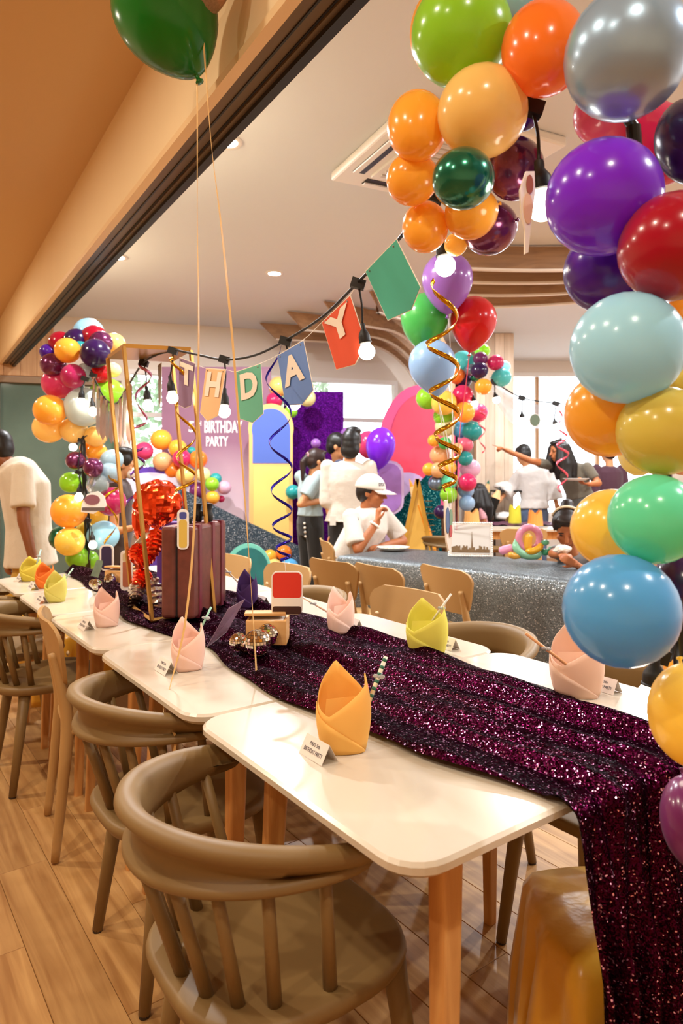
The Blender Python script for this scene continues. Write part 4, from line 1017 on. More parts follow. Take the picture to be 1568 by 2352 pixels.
napkin(427, 1543, 1424, 74, '#ffdccb', 'pale pink paper pocket on the near side, crossed by the gold ribbon', .5)
napkin(239, 1441, 1352, 56, '#ffdccb', 'pale pink paper pocket on the near side before the foil figure', .7)
napkin(122, 1384, 1313, 46, '#ebe27a', 'lime yellow paper pocket with mint straw on the near side', .2)
napkin(98, 1352, 1293, 40, '#f08128', 'orange paper pocket between the two lime yellow ones', .5)
napkin(65, 1336, 1280, 46, '#dfca4a', 'yellow paper pocket farthest left on the tables', .3)
napkin(566, 1399, 1310, 46, '#4c2a66', 'dark purple paper pocket beside the suitcase', .2)
napkin(782, 1458, 1352, 64, '#ffe0d0', 'pale pink paper pocket across the runner by the red card', .6)
napkin(985, 1508, 1383, 94, '#f0e668', 'lime yellow paper pocket across the runner, middle of the far side', -.1)
napkin(1338, 1606, 1443, 118, '#ffdfc8', 'peach paper pocket across the runner under the blue balloon', -.2)
def straw(a, b, Y0, Y1, col, words, r=.0032):
    p = P(*a, Y0); q = P(*b, Y1); t = thing('straw', words, 'straw', p, 'drinking straws')
    obj('tube', MB().tube([p, q], r, 10), M('straw ' + col, col, .4), parent=t, smooth=True)
    m = p.lerp(q, .55)
    obj('wrapper_bow', MB().ell(m + Vector((.006, -.004, 0)), (.007, .003, .005)).ell(m + Vector((-.006, -.004, .002)), (.006, .003, .004)).ell(m + Vector((0, -.004, 0)), .003), M('clear film', '#d8dde0', .1, trans=.5), parent=t, smooth=True, kind='stuff')
    return t
t = straw((848, 1610), (886, 1508), 1.37, 1.40, '#efe6d2', 'green striped paper straw in the golden yellow pocket', .0045)
p = P(848, 1610, 1.37); q = P(886, 1508, 1.40); d = (q - p)
for k in range(6):
    a = p + d * (.08 + k * .16); obj('stripe', MB().tube([a, a + d * .07], .0047, 10), M('straw green', '#2f6f58', .5), parent=t, smooth=True)
straw((458, 1450), (485, 1394), 2.0, 2.02, '#9fd0b8', 'mint straw beside the near pink pocket')
straw((140, 1343), (168, 1305), 3.0, 3.02, '#b7d8c0', 'mint straw in the left lime yellow pocket')
straw((84, 1296), (94, 1262), 3.4, 3.42, '#a8d2c4', 'mint straw in the farthest yellow pocket')
straw((546, 1337), (507, 1296), 2.85, 2.85, '#e8d5b4', 'cream straw in the dark purple pocket')
straw((754, 1407), (690, 1369), 2.36, 2.36, '#f0d3b8', 'pink cream straw in the far pink pocket')
straw((985, 1436), (1036, 1364), 2.08, 2.08, '#dcd8c8', 'clear wrapped straw in the far lime yellow pocket')
straw((1308, 1532), (1207, 1455), 1.66, 1.66, '#f0b07c', 'peach straw sticking out left of the peach pocket', .004)
# straw lid beads on peach straw are film, see bows above
m_card = M('place card', '#e6dad0', .65); m_ink = M('ink', '#3a3340', .7)
def placecard(u, v, words, scale=1.0, txt=True):
    b = PZ(u, v, TZ + .0008); L = .078 * scale; hw = .019 * scale; h = .034 * scale
    t = thing('place_card', words, 'place card', b, 'tent place cards')
    e = -LV; n = WV
    A = b - e * L; B = b; 
    f0, f1 = A, B; r0, r1 = A + n * hw + Z3 * h, B + n * hw + Z3 * h; k0, k1 = A + n * hw * 2, B + n * hw * 2
    mb = MB(); mb.v = [f0, f1, r1, r0, k1, k0]; mb.f = [(0, 1, 2, 3), (3, 2, 4, 5)]
    solid(obj('card', mb, m_card, parent=t), .0006)
    if txt:
        up = r0 - f0; nn = (e.cross(up)).normalized()
        for s_t, x0, x1, y0, y1 in (('PAKI 5th', .28, .70, .60, .78), ('BIRTHDAY PARTY', .12, .90, .26, .46)):
            mb = text_on(s_t, f0 + e * L * x0 + up * y0, e * L * (x1 - x0), up * (y1 - y0), .01, 0); mb.v = [p + nn * .0009 for p in mb.v]
            obj('lettering', mb, m_ink, parent=t)
    return t
placecard(738, 1760, 'white tent place card before the golden yellow pocket')
placecard(378, 1553, 'white tent place card before the near pink pocket')
placecard(192, 1450, 'white tent place card before the second pink pocket')
placecard(90, 1388, 'white tent place card before the left lime yellow pocket')
placecard(70, 1357, 'white tent place card before the orange pocket')
placecard(42, 1337, 'white tent place card before the farthest yellow pocket')
placecard(815, 1448, 'white tent place card right of the far pink pocket')
placecard(1036, 1496, 'white tent place card right of the far lime yellow pocket')
placecard(1408, 1597, 'white tent place card right of the peach pocket')
placecard(602, 1392, 'white tent place card right of the dark purple pocket')

m_crate = wood('pale crate wood', '#c98f4e', '#dfae70', 'x', 9.0, .5, 8)
def crate(u, v, sx, sy, sz, yaw, words):
    b = PZ(u, v, TZ + .018); R = Matrix.Rotation(yaw, 3, 'Z'); c = b + R @ Vector((sx / 2, sy / 2, 0))
    t = thing('wooden_box', words, 'box', c, 'small wooden boxes'); th = .009
    for cc, s in (((0, -sy / 2 + th / 2, sz / 2), (sx, th, sz)), ((0, sy / 2 - th / 2, sz / 2), (sx, th, sz)), ((-sx / 2 + th / 2, 0, sz / 2), (th, sy - 2 * th, sz)), ((sx / 2 - th / 2, 0, sz / 2), (th, sy - 2 * th, sz))):
        bevel(obj('side', MB().box(c + R @ Vector(cc), s, R), m_crate, parent=t), .0015)
    obj('floor_board', MB().box(c + Z3 * .005, (sx - 2 * th, sy - 2 * th, .008), R), m_crate, parent=t)
    lid = R @ Matrix.Rotation(-.10, 3, 'X') @ Matrix.Rotation(.12, 3, 'Z')
    bevel(obj('lid', MB().box(c + Z3 * (sz + .012) + R @ Vector((-.01, .01, 0)), (sx * 1.02, sy * .95, .009), lid), m_crate, parent=t), .0015)
    obj('paper_fill', MB().box(c + Z3 * (sz - .004), (sx - 2.4 * th, sy - 2.4 * th, .006), R), M('tissue', '#e9dfd2', .8), parent=t)
    obj('stamp', MB().box(c + R @ Vector((-sx / 2 - .0004, -sy * .05, sz * .5)), (.0012, .014, .03), R), m_ink, parent=t)
    return t
crate(564, 1482, .125, .10, .075, -.02, 'small wooden box with ajar lid behind the disco balls')
crate(240, 1345, .13, .09, .07, -.25, 'small wooden box at the far end of the runner')
m_mirror = M('mirror tile', '#e9e2d6', .06, metal=1.0); m_grout = M('disco core', '#6a6258', .5, metal=.3)
def disco(c, r, words):
    t = thing('disco_ball', words, 'disco ball', c - Z3 * r, 'mini disco balls')
    obj('core', MB().ell(c, r * .965, None, 24, 16), m_grout, parent=t, smooth=True)
    mb = MB(); rn = 13
    for i in range(1, rn):
        a0 = PI * (i - .44) / rn; a1 = PI * (i + .44) / rn; am = PI * i / rn; k = max(3, int(2 * rn * math.sin(am)))
        for j in range(k):
            b0 = 2 * PI * (j + .06) / k; b1 = 2 * PI * (j + .94) / k
            def s(a, b): return c + Vector((math.sin(a) * math.cos(b), math.sin(a) * math.sin(b), math.cos(a))) * r
            mb.add([s(a0, b0), s(a1, b0), s(a1, b1), s(a0, b1)], [(0, 1, 2, 3)])
    solid(obj('mirror_tiles', mb, m_mirror, parent=t, kind='stuff'), .0012, 1)
def disco_px(u, v, rp, words, z0=TZ + .02):
    # ball resting on the cloth
    Y = 2.1
    for _ in range(6):
        r = rp / FPX * Y; Y = (CAMZ - (z0 + r)) * FPX / (v - HZ)
    c = P(u, v, Y); disco(c, r, words)
disco_px(547, 1474, 20, 'mini disco ball, leftmost of the four by the wooden box')
disco_px(567, 1481, 16, 'mini disco ball, smallest of the four by the wooden box')
disco_px(591, 1476, 30, 'mini disco ball, largest and frontmost by the wooden box')
disco_px(614, 1458, 25, 'mini disco ball, rightmost of the four by the wooden box')
disco_px(255, 1331, 15, 'mini disco ball beside the far wooden box')
disco_px(222, 1343, 12, 'mini disco ball at far end of runner, left one')
disco_px(214, 1340, 9, 'tiny disco ball at far end of runner')
# clear photo sleeves
def sheet(name, pts, mat, words, cat='card', th=.0014):
    mb = MB(); mb.v = [Vector(p) for p in pts]; mb.f = [(0, 1, 2, 3)]; o = obj(name, mb, mat, label=words, cat=cat); solid(o, th); return o
sheet('plastic_sleeve', [P(474, 1488, 2.12), P(520, 1452, 2.20), P(562, 1376, 2.26), P(524, 1398, 2.16)], M('smoky film', '#a98c9c', .15, trans=.35, alpha=.75), 'smoky clear plastic sleeve leaning against the wooden box')
ph = sheet('photo_card', [P(202, 1338, 3.36), P(222, 1338, 3.38), P(238, 1288, 3.42), P(222, 1286, 3.40)], M('photo print', '#6f7a5e', .35, noise=(30, .5)), 'small grey green photo card leaning at the far end')
card_cut('dark violet card standing on the far wooden box', rpoly(245, 1281, 16, 30, 11), 3.42, '', name='standing_card', bands=[('#33254a', rpoly(245, 1281, 12, 26, 8))])
card_cut('cream and rust card standing beside the foil figure', rpoly(291, 1310, 14, 46, 9), 2.95, '', name='standing_card', bands=[('#b5694a', rpoly(291, 1318, 9, 30, 5)), ('#d8c79a', rpoly(291, 1280, 9, 10, 5))], yaw=.3)

# gold flower-stand frame
m_gold = M('brushed gold', '#b98a44', .3, metal=.75)
NLb, NRb = PZ(349, 1425, TZ + .012), PZ(492, 1407, TZ + .012)
NLt, NRt, FLt, FRt = P(284, 796, 2.60), P(438, 801, 2.68), P(247, 823, 2.86), P(396, 826, 2.94)
FLb = NLb + (FLt - NLt) * Vector((1, 1, 0)).length / Vector((1, 1, 0)).length; FRb = NRb + (FRt - NRt)
FLb.z = FRb.z = NLb.z
fr_ = thing('display_frame', 'tall slim gold metal display frame standing over the suitcase', 'stand', NLb.lerp(FRb, .5))
zt = NLt.z
for a, b in ((NLb, NLt), (NRb, NRt), (FLb, FLt), (FRb, FRt)):
    b.z = zt; obj('post', MB().tube([a, b], .0085, 4), m_gold, parent=fr_)
for a, b in ((NLb, NRb), (NRb, FRb), (FRb, FLb), (FLb, NLb)): obj('base_bar', MB().tube([a, b], .008, 4), m_gold, parent=fr_)
mb = MB(); tp = [NLt, NRt, FRt, FLt]; mb.v = [p - Z3 * .004 for p in tp] + [p + Z3 * .012 for p in tp]; mb.f = [(3, 2, 1, 0), (4, 5, 6, 7)] + [(i, (i + 1) % 4, (i + 1) % 4 + 4, i + 4) for i in range(4)]
obj('top_plate', mb, m_gold, parent=fr_)

# suitcase standing on edge
m_case = M('worn maroon vinyl', '#6b362c', .45, noise=(30, .45), bump=(120, .15, .002)); m_case2 = M('maroon strap', '#6e2230', .4, noise=(40, .3)); m_gap = M('suitcase seam', '#140a0a', .8)
sc0 = PZ(445, 1424, TZ + .02); sdir = Vector((.16, .987, 0)).normalized(); sx = Vector((.987, -.16, 0)).normalized()
ROTS = Matrix.Rotation(math.atan2(sx.y, sx.x), 3, 'Z')
sw, sl, sh = .128, .36, .335
sc = sc0 - sx * sw / 2 + sdir * sl / 2
case = thing('suitcase', 'old maroon suitcase standing upright under the gold frame', 'suitcase', sc)
bevel(obj('lid_half', MB().box(sc + sx * .0 + Z3 * sh / 2 - sx * (sw * .27), (sw * .44, sl, sh), ROTS), m_case, parent=case), .014, 3)
bevel(obj('body_half', MB().box(sc + Z3 * sh / 2 + sx * (sw * .24), (sw * .52, sl, sh), ROTS), m_case, parent=case), .014, 3)
obj('seam', MB().box(sc + Z3 * sh / 2 - sx * (sw * .035), (.008, sl - .014, sh - .014), ROTS), m_gap, parent=case)
for k in (-.12, .02, .12):
    obj('strap', MB().box(sc + Z3 * sh / 2 + sx * (sw * .245) + sdir * k, (sw * .52 + .006, .026, sh + .006), ROTS), m_case2, parent=case)
obj('handle', MB().tube(cr([sc + Z3 * sh - sdir * .05, sc + Z3 * (sh + .022) - sdir * .04, sc + Z3 * (sh + .022) + sdir * .04, sc + Z3 * sh + sdir * .05], 6), .006, 8), m_gap, parent=case, smooth=True)
bt = sc + Z3 * (sh + .004) + sdir * .03 + sx * .02
toy = thing('black_binoculars', 'small black binoculars lying on top of the suitcase', 'binoculars', bt)
for k in (-.022, .022):
    obj('barrel', MB().lathe([(.014, 0), (.017, .004), (.017, .03), (.013, .04), (.013, .058), (.016, .062), (.016, .07)], 16, Matrix.Translation(bt + sx * k)), M('black rubber grip', '#17120f', .5), parent=toy, smooth=True, autos=40)
obj('bridge', MB().box(bt + Z3 * .03, (.03, .014, .02), ROTS), M('black rubber grip', '#17120f', .5), parent=toy)
bx = P(388, 1212, 3.15)
pb = thing('purple_gift_box', 'purple box showing behind the suitcase top', 'box', (bx.x, bx.y, TZ + .02))
bevel(obj('box_body', MB().box((bx.x, bx.y, TZ + .02 + .135), (.09, .09, .27)), M('purple card', '#5b2e86', .5), parent=pb), .003)
obj('box_lid', MB().box((bx.x, bx.y, TZ + .02 + .285), (.096, .096, .034)), M('purple card', '#5b2e86', .5), parent=pb)

# crumpled foil balloon figure (plain shapes)
def crumple(mb, c, amp, sc_, seed=0):
    from mathutils import noise as nz
    for i, p in enumerate(mb.v):
        d = (p - c); q = p * sc_ + Vector((seed, seed * 2.1, 0)); n = nz.noise(q) + .6 * abs(nz.noise(q * 2.3)) - .5 * abs(nz.noise(q * 4.1))
        mb.v[i] = c + d * (1 + amp * n)
    return mb
m_fred = M('orange red foil', '#f04e22', .14, metal=.85); m_fsil = M('bright silver foil', '#dcd6cf', .12, metal=.9); m_fdk = M('dark brown foil', '#2b1a14', .15, metal=.7)
YF = 2.86
ft = thing('foil_balloon_figure', 'crumpled orange red foil balloon figure left of the suitcase', 'foil balloon', P(318, 1415, 2.62))
c = P(362, 1156, YF); obj('top_balloon', crumple(MB().ell(c, (54 / FPX * YF, .085, 54 / FPX * YF), None, 40, 28), c, .16, 28), m_fred, parent=ft, smooth=True, autos=14)
c = P(324, 1195, YF + .06); obj('back_lobe', crumple(MB().ell(c, (.038, .05, .085), None, 28, 20), c, .2, 30, 3), m_fred, parent=ft, smooth=True, autos=14)
c = P(332, 1240, YF - .02); obj('silver_lobe', crumple(MB().ell(c, (.055, .03, .022), Matrix.Rotation(-.7, 3, 'Y'), 24, 16), c, .2, 34, 5), m_fsil, parent=ft, smooth=True, autos=14)
for (a, b, r0, r1, mm, nm) in (((360, 1220), (350, 1275), .034, .032, m_fred, 'pleated_arm'), ((350, 1275), (312, 1296), .032, .030, m_fred, 'forearm'), ((315, 1255), (310, 1290), .028, .026, m_fred, 'side_lobe'), ((335, 1315), (315, 1345), .038, .034, m_fred, 'hip_lobe'), ((350, 1330), (362, 1400), .035, .03, m_fsil, 'tinsel_leg'), ((316, 1340), (312, 1372), .03, .03, m_fsil, 'silver_cuff'), ((312, 1372), (304, 1412), .032, .016, m_fdk, 'dark_foot')):
    p, q = P(*a, YF - .10), P(*b, YF - .14); mb = MB(); N = 16
    d = q - p
    mb.tube([p + d * (i / N) for i in range(N + 1)], [(r0 + (r1 - r0) * i / N) * (1 + .14 * math.sin(i * 2.1)) * math.sin(PI * (.12 + .76 * i / N)) ** .4 for i in range(N + 1)], 18)
    obj(nm, crumple(mb, (p + q) / 2, .16, 40, a[0]), mm, parent=ft, smooth=True, autos=16)

# ================================================================== BACKDROP AND REAR DECOR
def panel(name, outline, Y, mat, th, words, cat, parent=None, front=0.0):
    us = [p[0] for p in outline]; vs_ = [p[1] for p in outline]; uc = (min(us) + max(us)) / 2; vc = (min(vs_) + max(vs_)) / 2; s = Y / FPX
    return obj(name, MB().prism([((u - uc) * s, -(v - vc) * s) for u, v in outline], P(uc, vc, Y), X3, Z3, th), mat, parent=parent, label=words, cat=cat)
def vfloor(Y): return HZ + CAMZ * FPX / Y
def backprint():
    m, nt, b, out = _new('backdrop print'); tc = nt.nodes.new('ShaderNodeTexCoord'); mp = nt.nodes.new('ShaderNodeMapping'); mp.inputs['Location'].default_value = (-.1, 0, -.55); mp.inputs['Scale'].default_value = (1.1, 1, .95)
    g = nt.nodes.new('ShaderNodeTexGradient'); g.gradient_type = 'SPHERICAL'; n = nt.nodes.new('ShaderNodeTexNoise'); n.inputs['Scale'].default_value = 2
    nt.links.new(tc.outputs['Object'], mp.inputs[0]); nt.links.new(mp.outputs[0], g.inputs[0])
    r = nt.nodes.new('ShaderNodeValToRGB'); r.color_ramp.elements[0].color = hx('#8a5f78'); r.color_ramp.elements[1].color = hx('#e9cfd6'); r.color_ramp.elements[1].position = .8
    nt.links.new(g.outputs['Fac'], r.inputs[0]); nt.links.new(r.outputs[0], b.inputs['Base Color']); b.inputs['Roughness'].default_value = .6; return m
YB = 7.3
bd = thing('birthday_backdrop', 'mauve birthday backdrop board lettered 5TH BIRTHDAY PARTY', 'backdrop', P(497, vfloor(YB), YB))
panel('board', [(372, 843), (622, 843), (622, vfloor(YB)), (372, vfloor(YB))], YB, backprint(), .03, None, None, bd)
def btext(s, u0, u1, v0, v1):
    a = P(u0, v1, YB - .02); mb = text_on(s, a, P(u1, v1, YB - .02) - a, P(u0, v0, YB - .02) - a, .03, 0); obj('lettering', mb, M('white print', '#f4eceb', .6), parent=bd)
btext('5', 433, 446, 967, 993); btext('TH', 448, 462, 966, 978); btext('BIRTHDAY', 469, 557, 966, 994); btext('PARTY', 473, 524, 1002, 1025)
panel('sequin_panel', [(652, 900), (789, 900), (789, vfloor(7.65)), (652, vfloor(7.65))], 7.65, sequin('violet sequins', '#5a1478', '#340a50', 120, .14, .4, .4), .03, 'purple sequin wall panel behind the standing people', 'backdrop')
Ys = 7.0
st = thing('yellow_standee', 'tall plain yellow standee board with blue upper half', 'standee', P(620, vfloor(Ys), Ys))
arch = [(572, vfloor(Ys)), (572, 1000)] + [(622 - 52 * math.cos(PI * i / 16), 985 - 58 * math.sin(PI * i / 16)) for i in range(17)] + [(672, 1000), (672, vfloor(Ys))]
panel('board', arch, Ys, M('standee orange edge', '#e9b06a', .6), .02, None, None, st)
panel('lower_print', [(582, vfloor(Ys) - 3), (582, 1072), (664, 1072), (664, vfloor(Ys) - 3)], Ys - .013, M('standee yellow', '#e2c06c', .6), .003, None, None, st)
panel('upper_print', [(580, 1064), (580, 1000)] + [(622 - 44 * math.cos(PI * i / 16), 988 - 50 * math.sin(PI * i / 16)) for i in range(17)] + [(666, 1000), (666, 1064)], Ys - .013, M('standee blue', '#4a62b0', .6), .003, None, None, st)
panel('glitter_slope', [(395, 1112), (470, 1150), (560, 1195), (690, 1256), (690, vfloor(6.75)), (395, vfloor(6.75))], 6.75, sequin('slate glitter', '#4a5866', '#2c3742', 220, .2, .35, .4, '#e8f0fa', .95), .05, 'sloping slate glitter board at the foot of the backdrop', 'backdrop')
lv = thing('lavender_arch', 'pale lavender oval board with purple rim behind the foil balloon', 'backdrop', P(345, vfloor(6.95), 6.95))
panel('rim', opoly(345, 1150, 112, 78, 40), 6.95, M('purple rim', '#5a3aa0', .5), .02, None, None, lv); panel('face', opoly(345, 1155, 106, 70, 40), 6.935, M('lavender face', '#cfc8dc', .5), .012, None, None, lv)
panel('foot', [(330, 1220), (360, 1220), (365, vfloor(6.95)), (325, vfloor(6.95))], 6.96, M('purple rim', '#5a3aa0', .5), .02, None, None, lv)
tl = thing('teal_standee', 'plain teal rounded standee board behind the dark purple pocket', 'standee', P(572, vfloor(6.0), 6.0))
panel('board', [(u, v) for u, v in opoly(570, 1306, 52, 58, 30)], 6.0, M('teal edge', '#6fc3b4', .5), .02, None, None, tl); panel('print', opoly(572, 1308, 44, 50, 30), 5.985, M('teal print', '#1f6a6c', .5, noise=(6, .5)), .004, None, None, tl)
panel('foot', [(545, 1350), (600, 1350), (606, vfloor(6.0)), (540, vfloor(6.0))], 6.01, M('teal edge', '#6fc3b4', .5), .02, None, None, tl)
pk = thing('pink_backdrop', 'large round pink backdrop board behind the rear balloon column', 'backdrop', P(965, vfloor(7.5), 7.5))
panel('board', opoly(962, 1045, 96, 160, 44), 7.5, M('rose board', '#cc4876', .6), .03, None, None, pk); panel('inner_print', opoly(968, 1025, 72, 120, 40), 7.475, M('red pink print', '#d43c54', .6, noise=(2, .2)), .006, None, None, pk)
panel('lavender_print', [(u, v) for u, v in opoly(935, 1140, 55, 55, 30)], 7.46, M('lavender print', '#b79ac2', .6), .006, None, None, pk)
panel('foot', [(925, 1190), (1000, 1190), (1005, vfloor(7.5)), (920, vfloor(7.5))], 7.51, M('rose board', '#cc4876', .6), .03, None, None, pk)
panel('teal_mound', [(880, vfloor(7.1)), (888, 1205), (930, 1140), (985, 1085), (1010, 1090), (1016, vfloor(7.1))], 7.1, sequin('teal sequins', '#15606a', '#0a3a42', 150, .18, .35, .4, '#8fe8e0', .96), .05, 'teal sequin mound board behind the seated man', 'backdrop')
pc = thing('lavender_card_board', 'tall plain lavender board under the violet balloon', 'standee', P(895, vfloor(6.85), 6.85))
panel('board', [(u, v) for u, v in rpoly(893, 1120, 34, 62, 30)], 6.85, M('lavender edge', '#d8bce6', .5), .02, None, None, pc); panel('print', rpoly(893, 1120, 28, 56, 26), 6.835, M('orchid print', '#a878c6', .5, noise=(6, .3)), .004, None, None, pc)
panel('foot', [(885, 1170), (905, 1170), (908, vfloor(6.85)), (882, vfloor(6.85))], 6.86, M('lavender edge', '#d8bce6', .5), .02, None, None, pc)
balloon(874, 1022, 68, 'violet', 6.75, 'glossy, above the lavender board beside the white shirt', GB, 1.2, P(868, 1090, 6.75), BM_T)
balloon(846, 1020, 56, 'pink', 6.95, 'behind the standing white shirt', GB, 1.1, P(846, 1090, 6.95))
balloon(798, 998, 34, 'lavender', 7.2, 'peeking over the dark haired heads', GB, 1.0, P(798, 1090, 7.2))
sq = thing('giant_set_square', 'giant yellow set square prop standing behind the seated man', 'prop', P(955, vfloor(6.55), 6.55))
m_sqy = M('ruler yellow', '#e3b252', .5); Yq = 6.55
for a, b, w in (((958, 1100), (898, vfloor(Yq) - 8), 9), ((958, 1100), (1012, vfloor(Yq) - 8), 9), ((898, vfloor(Yq) - 8), (1012, vfloor(Yq) - 8), 9)):
    p, q = P(*a, Yq), P(*b, Yq); obj('edge_bar', MB().box((p + q) / 2, ((q - p).length, .03, w / FPX * Yq), Matrix.Rotation(-math.atan2((q - p).z, (q - p).x), 3, 'Y')), M('ruler edge', '#c58f2e', .5), parent=sq)
panel('plate', [(958, 1112), (1004, vfloor(Yq) - 14), (906, vfloor(Yq) - 14)], Yq + .005, m_sqy, .012, None, None, sq)
for k in range(12):
    v = 1150 + k * 14; panel('grid_mark', [(975, v), (992 + k * 1.2, v), (992 + k * 1.2, v + 1.6), (975, v + 1.6)], Yq - .004, M('ruler mark', '#7a5a22', .6), .003, None, None, sq)
def giant_pencil(a, b, Y, r, col, words):
    p = P(*a, Y); q = P(*b, Y); d = (q - p)           # a bottom, b tip
    t = thing('giant_pencil', words, 'prop', p, 'giant pencil props')
    obj('barrel', MB().tube([p, p + d * .8], r, 6), M('pencil ' + col, col, .45), parent=t)
    obj('wood_cone', MB().tube([p + d * .8, p + d * .94], [r, r * .4], 6), M('pencil wood', '#e3b880', .6), parent=t)
    obj('lead_tip', MB().tube([p + d * .94, q], [r * .4, r * .06], 6), M('pencil ' + col, col, .45), parent=t)
giant_pencil((1030, vfloor(6.6)), (940, 1100), 6.6, .055, '#e08a1e', 'giant orange pencil prop leaning by the set square')
giant_pencil((1090, 1240), (1122, 1103), 8.1, .05, '#0f6a52', 'giant green pencil prop at the rear wall')
giant_pencil((1095, 1250), (1148, 1118), 7.95, .06, '#15120f', 'giant black pencil prop at the rear wall')
ct = thing('serving_cart', 'black serving cart with white dishes behind rear table', 'cart', (1.98, 8.12, 0))
for z in (1.08, .72): obj('shelf', MB().box((1.98, 8.1, z), (.42, .3, .02)), m_dark, parent=ct)
for x in (1.79, 2.17):
    for y in (7.97, 8.23): obj('leg', MB().tube([(x, y, 0), (x, y, 1.09)], .01, 8), m_dark, parent=ct)
for i, (x, z) in enumerate(((1.95, 1.09), (1.93, .73))):
    obj('serving_dish', MB().lathe([(.06, 0), (.13, .02), (.15, .045), (.12, .08), (.05, .1), (.01, .105)], 20, Matrix.Translation((x, 8.1, z))), M('dish white', '#ece6de', .4), label='white heaped serving dish on the %s cart shelf' % ('upper', 'lower')[i], cat='dish', smooth=True)

# rear table with plum runner and paper crowns
rt = thing('rear_table', 'white topped rear table with plum runner behind the glitter table', 'table', (2.0, 7.05, 0))
bevel(obj('tabletop', MB().box((2.05, 7.05, TZ - .013), (1.75, .84, .026)), m_top, parent=rt), .004)
obj('apron', MB().box((2.05, 6.72, TZ - .07), (1.5, .02, .08)), m_beech, parent=rt)
for x in (1.28, 2.82):
    for y in (6.73, 7.37): obj('leg', MB().tube([(x, y, TZ - .026), (x, y, 0)], [.035, .022], 8), m_beech, parent=rt)
mb = MB()
for i in range(60):
    for j in range(9): mb.v.append(Vector((1.2 + 1.7 * i / 59, 6.98 + .42 * j / 8, TZ + .012 + .007 * math.sin(i * 1.3 + j) + .006 * math.sin(j * 2.0 + i * .2))))
mb.f = [(i * 9 + j, (i + 1) * 9 + j, (i + 1) * 9 + j + 1, i * 9 + j + 1) for i in range(59) for j in range(8)]
obj('table_runner', mb, M('plum cloth', '#4a1238', .4, metal=.3, bump=(200, .3, .003)), smooth=True, label='plum table runner on the rear table', cat='table runner')
def crown(u, vt, wpx, Y, col, words):
    s = Y / FPX; w = wpx * s; b = P(u, vt, Y); h = b.z - (TZ + .02); c = Vector((b.x, Y, TZ + .02)); mb = MB(); n = 16; lo = []; hi = []
    for k in range(n):
        a = 2 * PI * k / n; lo.append(c + Vector((math.cos(a) * w * .5, math.sin(a) * w * .35, 0))); hi.append(c + Vector((math.cos(a) * w * .42, math.sin(a) * w * .3, h * (1.0 if k % 4 == 2 else .68 if k % 4 == 0 else .84))))
    o = obj('crown_napkin', mb.rings([lo, hi], True, False), paper(col), label=words, cat='napkin', group='paper crowns'); solid(o, .002)
crown(1083, 1168, 38, 6.85, '#eab56a', 'orange folded paper crown above the picture frame'); crown(1229, 1170, 36, 6.8, '#f0a850', 'orange folded paper crown behind the twisted balloons'); crown(1182, 1158, 30, 7.15, '#d9cf3c', 'lime folded paper pocket on the rear table')

# glitter table with floor-length cloth
m_glit = sequin('silver blue glitter', '#757b7e', '#52575a', 400, .24, .3, .5, '#ffffff', .98)
GO = Vector((-.02, 4.47, 0)); GLn, GWd = 1.58, .66
tb = thing('glitter_table', 'rectangular table wholly hidden under the glitter cloth', 'table', GO + GE1 * GLn / 2 + GE2 * GWd / 2)
RG = Matrix.Rotation(math.atan2(GE1.y, GE1.x), 3, 'Z'); gc = GO + GE1 * GLn / 2 + GE2 * GWd / 2
obj('tabletop', MB().box(gc + Z3 * (TZ - .02), (GLn - .02, GWd - .02, .03), RG), m_top, parent=tb)
for a in (.1, GLn - .1):
    for b in (.08, GWd - .08): q = GO + GE1 * a + GE2 * b; obj('leg', MB().tube([q + Z3 * (TZ - .035), q], .022, 8), m_beech, parent=tb)
mb = MB(); per = []; nL, nW = 60, 26
for i in range(nL): per.append((GLn * i / nL, 0, 0, -1))
for i in range(nW): per.append((GLn, GWd * i / nW, 1, 0))
for i in range(nL): per.append((GLn - GLn * i / nL, GWd, 0, 1))
for i in range(nW): per.append((0, GWd - GWd * i / nW, -1, 0))
rings = []
def gp(a, b, z): return GO + GE1 * a + GE2 * b + Z3 * z
rings.append([gp(GLn / 2 + (a - GLn / 2) * .5, GWd / 2 + (b - GWd / 2) * .5, TZ + .003) for a, b, nx, ny in per])
rings.append([gp(a - nx * .008, b - ny * .008, TZ + .004) for a, b, nx, ny in per])
for k, z in enumerate((TZ - .012, TZ - .12, .5, .3, .12, .012)):
    rr = []
    for i, (a, b, nx, ny) in enumerate(per):
        # corner bulge keeps the folds continuous
        ca = min(a, GLn - a); cb = min(b, GWd - b); cn = max(0, 1 - max(ca, cb) / .16) if (ca < .16 and cb < .16) else 0
        f = k / 5; o_ = .006 + f * (.02 + .014 * math.sin(i * .9) + .009 * math.sin(i * 2.3)) + cn * f * .05
        if nx == 0: da = (-1 if a < GLn / 2 else 1) * cn * f * .05; rr.append(gp(a + da, b + ny * o_, z))
        else: db = (-1 if b < GWd / 2 else 1) * cn * f * .05; rr.append(gp(a + nx * o_, b + db, z))
    rings.append(rr)
mb.rings(rings, True, False)
obj('glitter_cloth', mb, m_glit, smooth=True, label='silver blue glitter tablecloth reaching the floor', cat='tablecloth', autos=60)
